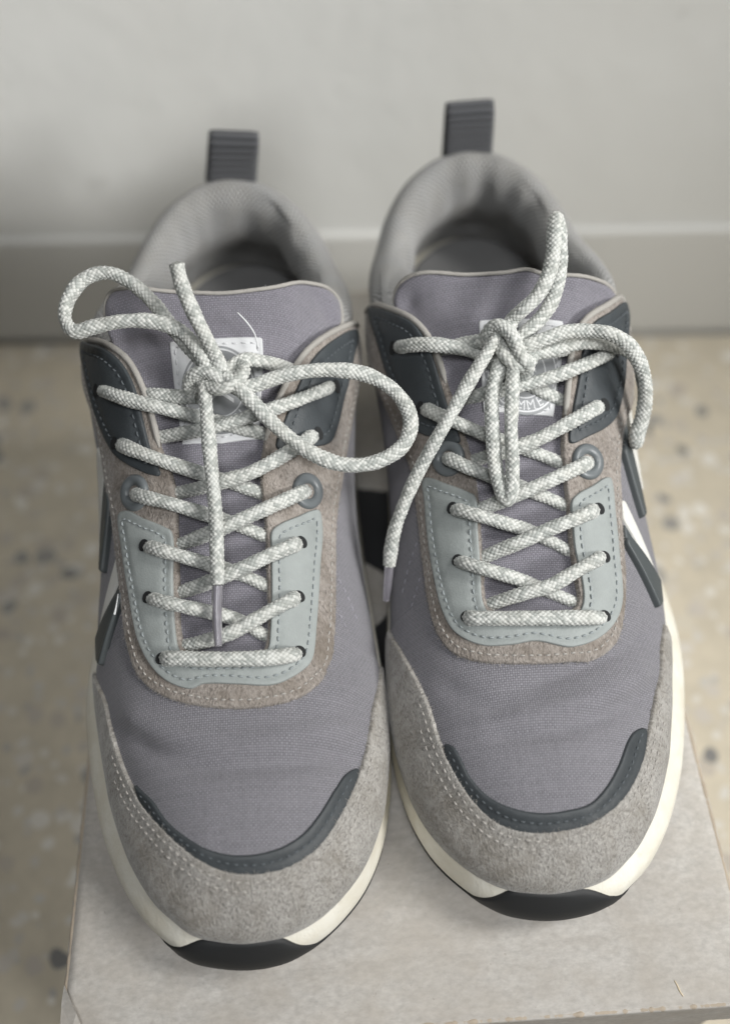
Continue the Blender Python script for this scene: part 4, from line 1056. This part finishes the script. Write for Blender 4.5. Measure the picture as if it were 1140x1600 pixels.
def build_shoe(key):
    sp = SPEC[key]
    root = bpy.data.objects.new('sneaker', None); COL.objects.link(root)
    tag(root, sp['label'], 'sneaker', 'the pair of grey sneakers on the box')
    S = Shoe(root, sp['origin'], sp['yaw'], sp['m'], sp['ux'], sp['creases'], sp['flare'])
    S.throat = S.outline(sp['throat'], .002)
    S.cover = [S.outline(sp['eye'], .002), S.outline(sp['tongue'], .002)]
    S.build_upper(); S.build_sole(); S.build_collar(); S.build_tab(*(dict(R=(.0004, .02, .0200, .0250), L=(.0050, -.16, .0205, .0240))[key]))

    # toe guard: traced upper edge, lower edge is the feather line round the toe
    top = [S.px2D(*p) for p in sp['guard_top']]
    Fd = S.Dg[:, 0]
    i0 = int(np.argmin(np.linalg.norm(Fd - np.array(top[0]), axis=1))); i1 = int(np.argmin(np.linalg.norm(Fd - np.array(top[-1]), axis=1)))
    tip = int(np.argmin(S.O[:, 1]))
    fwd = [(i1 + k) % NS for k in range(NS)]; path = fwd[:fwd.index(i0) + 1]
    if tip not in path:
        fwd = [(i1 - k) % NS for k in range(NS)]; path = fwd[:fwd.index(i0) + 1]
    feather = Fd[path][::4]
    tp = catmull(np.array(top), 10)
    loop = resample(np.vstack([tp, feather]), .0009, True)
    ftree = Fd[path]
    far = lambda Q: seg_dist(Q, ftree, False) > .006
    gd, lp = S.panel('toe_guard', loop, MAT['suede'], .0017, rough=.00022, grid=.0014, undulate=.0002)
    toe_mid = lambda Q: far(Q) & (Q[:, 1] < .060)
    S.seam(lp, .0026, .00175, MAT['thread_pale'], gd, keep=toe_mid, pitch=.0030)
    S.seam(lp, .0056, .00175, MAT['thread_pale'], gd, keep=lambda Q: far(Q) & (Q[:, 1] < .052), pitch=.0030)
    S.fibres(lp, .0017, MAT['fuzz'], gd, 1700, .0011, keep=far)

    # canvas vamp, a cut piece whose edges run under the guard and the eyestay
    gt = sp['guard_top']; cxy = np.mean(gt, axis=0)
    under = [tuple(np.array(p) + (np.array(p) - cxy) / np.linalg.norm(np.array(p) - cxy) * 9) for p in gt[1:-1]]
    S.panel('vamp', S.outline([gt[0]] + under + [gt[-1]] + sp['vamp_top'], .001), MAT['canvas'], .0004, edge=.0008, grid=.0016)
    loop = S.outline(sp['trim_in'] + sp['trim_out'])
    tr, lp = S.panel('toe_trim', loop, MAT['trim'], .00135, edge=.0005, grid=.0013, seams=(.0036,), seam_depth=.0003)
    gl = catmull(np.array(sp['guard_top'], float), 10)
    mid = []
    for p in catmull(np.array(sp['trim_in'][1:-1], float), 3):
        q = gl[np.argmin(((gl - p) ** 2).sum(1))]; mid.append(S.px2D(*(p + (q - p) * .55)))
    S.seam(resample(np.array(mid), .0012), 0, .00125, MAT['thread_dark'], tr, closed=False, pitch=.0027)

    tg, lp = S.panel('tongue', S.outline(sp['tongue']), MAT['tongue'], .0014, edge=.0022, sunk=True, grid=.0018, undulate=.0005)
    tgd = [S.px2D(*p) for p in sp['tongue'][:14]]
    S.piping('tongue_edge', tgd, .0009, .0007, MAT['piping'], tg, sunk=True)

    # quarter side seams in the canvas
    eye, elp = S.panel('eyestay', S.outline(sp['eye']), MAT['suede_eye'], .0019, rough=.00020, grid=.0015, edge=.0007)
    outer = np.array([S.px2D(*p) for p in sp['eye'][:len(sp['eye']) // 2 - 2]])
    S.seam(elp, .0026, .00195, MAT['thread_pale'], eye, keep=lambda Q: seg_dist(Q, catmull(outer, 6), False) < .0034)
    S.fibres(elp, .0019, MAT['fuzz'], eye, 1700, .0009)

    q = sp['eye']; nq = len(q)
    kR = min(range(nq), key=lambda i: math.dist(q[i], sp['dark_r'][0])); kL = min(range(nq), key=lambda i: math.dist(q[i], sp['dark_l'][1]))
    for rng in ([q[i % nq] for i in range(kR - 1, kR + 6)], [q[i % nq] for i in range(kL - 5, kL + 2)]):
        S.piping('lining_edge', [S.px2D(*p) for p in rng], .0016, .0011, MAT['piping'], eye)

    pn, lp = S.panel('lace_panel', S.outline(sp['panel']), MAT['light_leather'], .0011, base=.0019, edge=.0004, seams=(.0024,), grid=.0014, undulate=.00025)
    S.seam(lp, .0024, .00105, MAT['thread_grey'], pn, base=.0019)
    for kk in ('dark_l', 'dark_r'):
        dk, lp = S.panel('eyelet_panel', S.outline(sp[kk]), MAT['dark_leather'], .0011, base=.0019, edge=.0004, seams=(.0027,), grid=.0014, undulate=.00022)
        S.seam(lp, .0027, .00105, MAT['thread_dark'], dk, base=.0019)

    for (x, y) in sp['eyelets']:
        V = S.ring('eyelet', x, y, 2.2, .0044, .0017, MAT['eyelet'], root)

    # tongue label with its round emblem
    lb, lp = S.panel('tongue_label', S.outline(sp['lab'], .0006, False), MAT['label'], .0007, parent=tg, base=.0012, edge=.0004, sunk=True, grid=.0016, seams=(.0018,), seam_depth=.0003)
    S.seam(lp, .0018, .0006, MAT['label'], lb, base=.0012, sunk=True, pitch=.0030)
    ex, ey = S.px2D(*sp['emblem'])
    disc = lambda r: np.array([(ex + r * math.cos(a), ey + r * math.sin(a)) for a in np.linspace(0, math.tau, 90, endpoint=False)])
    em, _ = S.panel('emblem', disc(.0128), MAT['print_grey'], .00022, parent=lb, base=.00175, edge=.0002, sunk=True, grid=.0012)
    for r, wd_ in ((.0120, .0005), (.0080, .0004)):
        pts = []
        for q in np.linspace(0, math.tau, 120, endpoint=False): pts += [(ex + (r - wd_) * math.cos(q), ey + (r - wd_) * math.sin(q)), (ex + r * math.cos(q), ey + r * math.sin(q))]
        D = np.array(pts); Ps, Ns = S.lift(D); V = Ps + Ns * (.00175 + .00030 + S.sink(D))[:, None]
        link('emblem_ring', mesh_np('emblem_ring', V, grid_faces(120, 2, True, False)), MAT['label'], lb)
    # lettering set round the lower half of the emblem
    word = 'HUMMEL'
    for k, chh in enumerate(word):
        ang = -math.pi / 2 + (k - (len(word) - 1) / 2) * .34
        cu = bpy.data.curves.new('lettering', 'FONT'); cu.body = chh; cu.size = .0042; cu.align_x = 'CENTER'; cu.align_y = 'CENTER'
        tmp = bpy.data.objects.new('lettering', cu); COL.objects.link(tmp)
        dg = bpy.context.evaluated_depsgraph_get(); me = bpy.data.meshes.new_from_object(tmp.evaluated_get(dg))
        bpy.data.objects.remove(tmp); bpy.data.curves.remove(cu)
        co = np.array([v.co[:2] for v in me.vertices]); rt = ang + math.pi / 2
        # text runs left to right as seen from the toe: the unrolled y axis points to the heel
        X = co[:, 0] * math.cos(rt) - co[:, 1] * math.sin(rt) + .0100 * math.cos(ang); Y = co[:, 0] * math.sin(rt) + co[:, 1] * math.cos(rt) + .0100 * math.sin(ang)
        D = np.stack([ex + X, ey + Y], 1); Ps, Ns = S.lift(D); V = Ps + Ns * (.00175 + .00032 + S.sink(D))[:, None]
        for v, q in zip(me.vertices, V): v.co = q
        me.name = 'lettering'; me.update(); link('lettering', me, MAT['label'], lb)
    # two small chevrons in the middle of the emblem
    for k in (-1, 1):
        D = np.array([(ex - .0045, ey + k * .0018 - .001), (ex, ey + k * .0018 + .0018), (ex + .0045, ey + k * .0018 - .001), (ex + .0045, ey + k * .0018 - .0022), (ex, ey + k * .0018 + .0006), (ex - .0045, ey + k * .0018 - .0022)])
        Ps, Ns = S.lift(D); V = Ps + Ns * (.00175 + .00032 + S.sink(D))[:, None]
        link('emblem_chevron', mesh_np('emblem_chevron', V, [(0, 1, 4, 5), (1, 2, 3, 4)]), MAT['label'], lb)

    # flat black discs: shade of the lace holes put in as colour on the panels
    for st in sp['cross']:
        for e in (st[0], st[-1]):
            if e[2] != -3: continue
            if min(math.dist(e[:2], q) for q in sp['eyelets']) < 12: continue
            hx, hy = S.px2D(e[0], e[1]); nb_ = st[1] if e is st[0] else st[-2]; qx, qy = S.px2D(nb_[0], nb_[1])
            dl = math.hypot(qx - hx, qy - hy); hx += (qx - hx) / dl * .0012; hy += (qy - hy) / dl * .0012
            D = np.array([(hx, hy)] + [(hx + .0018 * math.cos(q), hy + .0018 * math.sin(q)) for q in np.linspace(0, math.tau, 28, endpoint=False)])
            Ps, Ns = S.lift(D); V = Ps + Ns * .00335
            link('lace_hole_shade', mesh_np('lace_hole_shade', V, [(0, 1 + k, 1 + (k + 1) % 28) for k in range(28)]), MAT['hole'], root)
    # laces
    lace = S.lace_mesh('lace', sp['cross'], root)
    S.lace_mesh('knot', sp['knot'], lace)
    for lp_ in sp['loops']: S.lace_mesh('bow_loop', [lp_], lace)
    for e in sp['end']: S.lace_mesh('lace_end', [e], lace)
    for a in sp['aglets']: S.tube('aglet', a, [.0017, .0016, .0015, .0012], MAT['aglet'], lace)
    return S, root

SHOES = {k: build_shoe(k) for k in ('R', 'L')}

# outer side stripes, quarter seams and heel counter, laid out on the right shoe and mirrored to the left one
SR, SL = SHOES['R'][0], SHOES['L'][0]
def both(fn_pts):
    D = np.array([SR.px2D(*p) for p in fn_pts]); return {'R': D, 'L': D * [-1, 1]}
STR = [('stripe', 'white_web', .0010, [(977, 618), (970, 648), (994, 752), (1004, 748), (994, 668)]),
       ('stripe', 'grey_rubber', .0015, [(969, 652), (967, 706), (993, 796), (1000, 784), (994, 754)]),
       ('stripe', 'white_web', .0010, [(965, 784), (972, 781), (1021, 897), (1018, 905), (970, 812)]),
       ('stripe', 'grey_rubber', .0015, [(969, 818), (972, 852), (1018, 941), (1027, 933), (1026, 908), (982, 840)])]
for q, (nm, mt, h, pts) in enumerate(STR):
    for k, S in (('R', SR), ('L', SL)):
        D = both(pts)[k].copy()
        lo = {0: (2, 3), 1: (2, 3), 2: (2, 3), 3: (2, 3)}[q]; hi_ = D[0]; ax = D[lo[0]] - D[1]; ax = ax / np.linalg.norm(ax)
        for j in lo: D[j] = D[j] + ax * (.003, .003, .002, .002)[q]          # the legs run on down the side
        st, _ = S.panel(nm, resample(D, .0008, True), MAT[mt], h, edge=.0005, grid=.0015)
        if mt == 'grey_rubber':                      # raised lower half of the bar
            top, bot = (D[0] + D[-1]) / 2, (D[1] + D[2]) / 2
            A_, B_ = D[0] * .42 + D[1] * .58, D[-1] * .42 + D[2] * .58
            S.panel('stripe_ridge', resample(np.array([A_, D[1], D[2], D[3] * .5 + D[2] * .5, B_]), .0008, True), MAT[mt], .0023, parent=st, edge=.0006, grid=.0014)
for pts in ([(652, 845), (640, 880), (628, 930)], [(657, 900), (642, 950), (632, 975)]):
    for k, S in (('R', SR), ('L', SL)):
        D = both(pts)[k]
        S.seam(resample(catmull(D, 8), .001), 0, .0001, MAT['thread_mauve'], S.upper, closed=False, pitch=.0026, r=.00022)
for k, S in (('R', SR), ('L', SL)):
    # heel counter wraps the back
    hs = [i for i in range(NS) if S.O[i, 1] > .235]
    st = next(i for i in hs if (i - 1) % NS not in set(hs)); seq = [(st + q) % NS for q in range(len(hs))]
    lowr = S.Dg[seq, 0]; uppr = np.array([S.Dg[i, int(4 + 15 * min(1, (S.O[i, 1] - .235) / .03))] for i in seq])[::-1]
    S.panel('heel_counter', resample(np.vstack([lowr[::3], uppr[::3]]), .0012, True), MAT['suede'], .0015, grid=.002)

# loose white thread on the label of the left shoe and a frayed thread end on its outer side
SL.tube('loose_thread', [(404, 545, 3.5), (398, 522, 4.5), (386, 504, 6.5), (371, 488, 9)], [.00032, .00030, .00034, .00022], MAT['label'], SHOES['L'][1], 6)
SL.tube('loose_thread', [(185, 928, 2.0), (183, 940, 2.6), (181, 952, 3.2), (179, 960, 3.2)], [.00020, .00018, .00026, .00040], MAT['label'], SHOES['L'][1], 6)

# ------------------------------------------------------------------ small wear on the box top
def on_box(px, py, dz=0.0):
    d = px_dir(px, py); k = (ZB - .0005 + dz - CAM[2]) / d[2]; return CAM + d * k
def to_box(p): return np.array(box.matrix_basis.inverted() @ Vector(p))
F0 = [on_box(*p) for p in ((101, 1540), (97, 1566), (95, 1600), (113, 1612), (132, 1612), (122, 1585), (111, 1562))]
top = [to_box(p + np.array([0, 0, .0004 + .0016 * w_])) for p, w_ in zip(F0, (0, .0, .0, .5, .2, 1, .7))]
bot = [p - np.array([0, 0, .0006]) for p in top]; n = len(top)
link('torn_flap', mesh_np('torn_flap', top + bot, [tuple(range(n)), tuple(range(2 * n - 1, n - 1, -1))] + [(i, i + n, (i + 1) % n + n, (i + 1) % n) for i in range(n)], smooth=False), MAT['card'], box)
def twig(name, pts, r, mat, label):
    P = np.array([on_box(*p[:2], p[2]) for p in pts]); C = resample(catmull(P, 8), .0004); o0 = C[0].copy(); V = []
    for k, c_ in enumerate(C):
        t_ = C[min(k + 1, len(C) - 1)] - C[max(k - 1, 0)]; t_ /= np.linalg.norm(t_); u = np.array([-t_[1], t_[0], 0]); u /= np.linalg.norm(u); w_ = np.cross(t_, u)
        rr = r * (.35 + .65 * math.sin(math.pi * (k + .5) / len(C)) ** .5) * (1 + .3 * noise.noise(Vector((k * .7, r * 1e4, 0))))
        for a in range(6): V.append(c_ + (u * math.cos(a * math.tau / 6) + w_ * math.sin(a * math.tau / 6)) * rr - o0)
    o = link(name, mesh_np(name, V, grid_faces(len(C), 6, False, True)), mat); o.location = o0
    return tag(o, label, 'twig')
twig('twig', [(1053, 1532, -.0001), (1058, 1541, -.0001), (1062, 1550, -.0001), (1067, 1557, -.0001)], .00030, MAT['twig'], 'tiny curled brown twig lying near the front edge of the box lid')

# black printed marks on the lid, seen in the gap between the shoes
for pts in ([(520, 760), (660, 775), (660, 922), (600, 896), (571, 880), (520, 857)], [(540, 1018), (584, 982), (617, 948), (660, 906), (660, 1092), (540, 1092)]):
    P = resample(np.array([to_box(on_box(*p))[:2] for p in pts]), .002, True); n = len(P)
    P = P + RNG.normal(0, .00008, P.shape)
    V = [(*q, ZB - .00012) for q in P] + [(*q, ZB - .0008) for q in P]
    link('printed_mark', mesh_np('printed_mark', V, [tuple(range(n)) if area2(P) > 0 else tuple(range(n))[::-1]] + [(i, i + n, (i + 1) % n + n, (i + 1) % n) for i in range(n)], smooth=False), MAT['ink'], box)
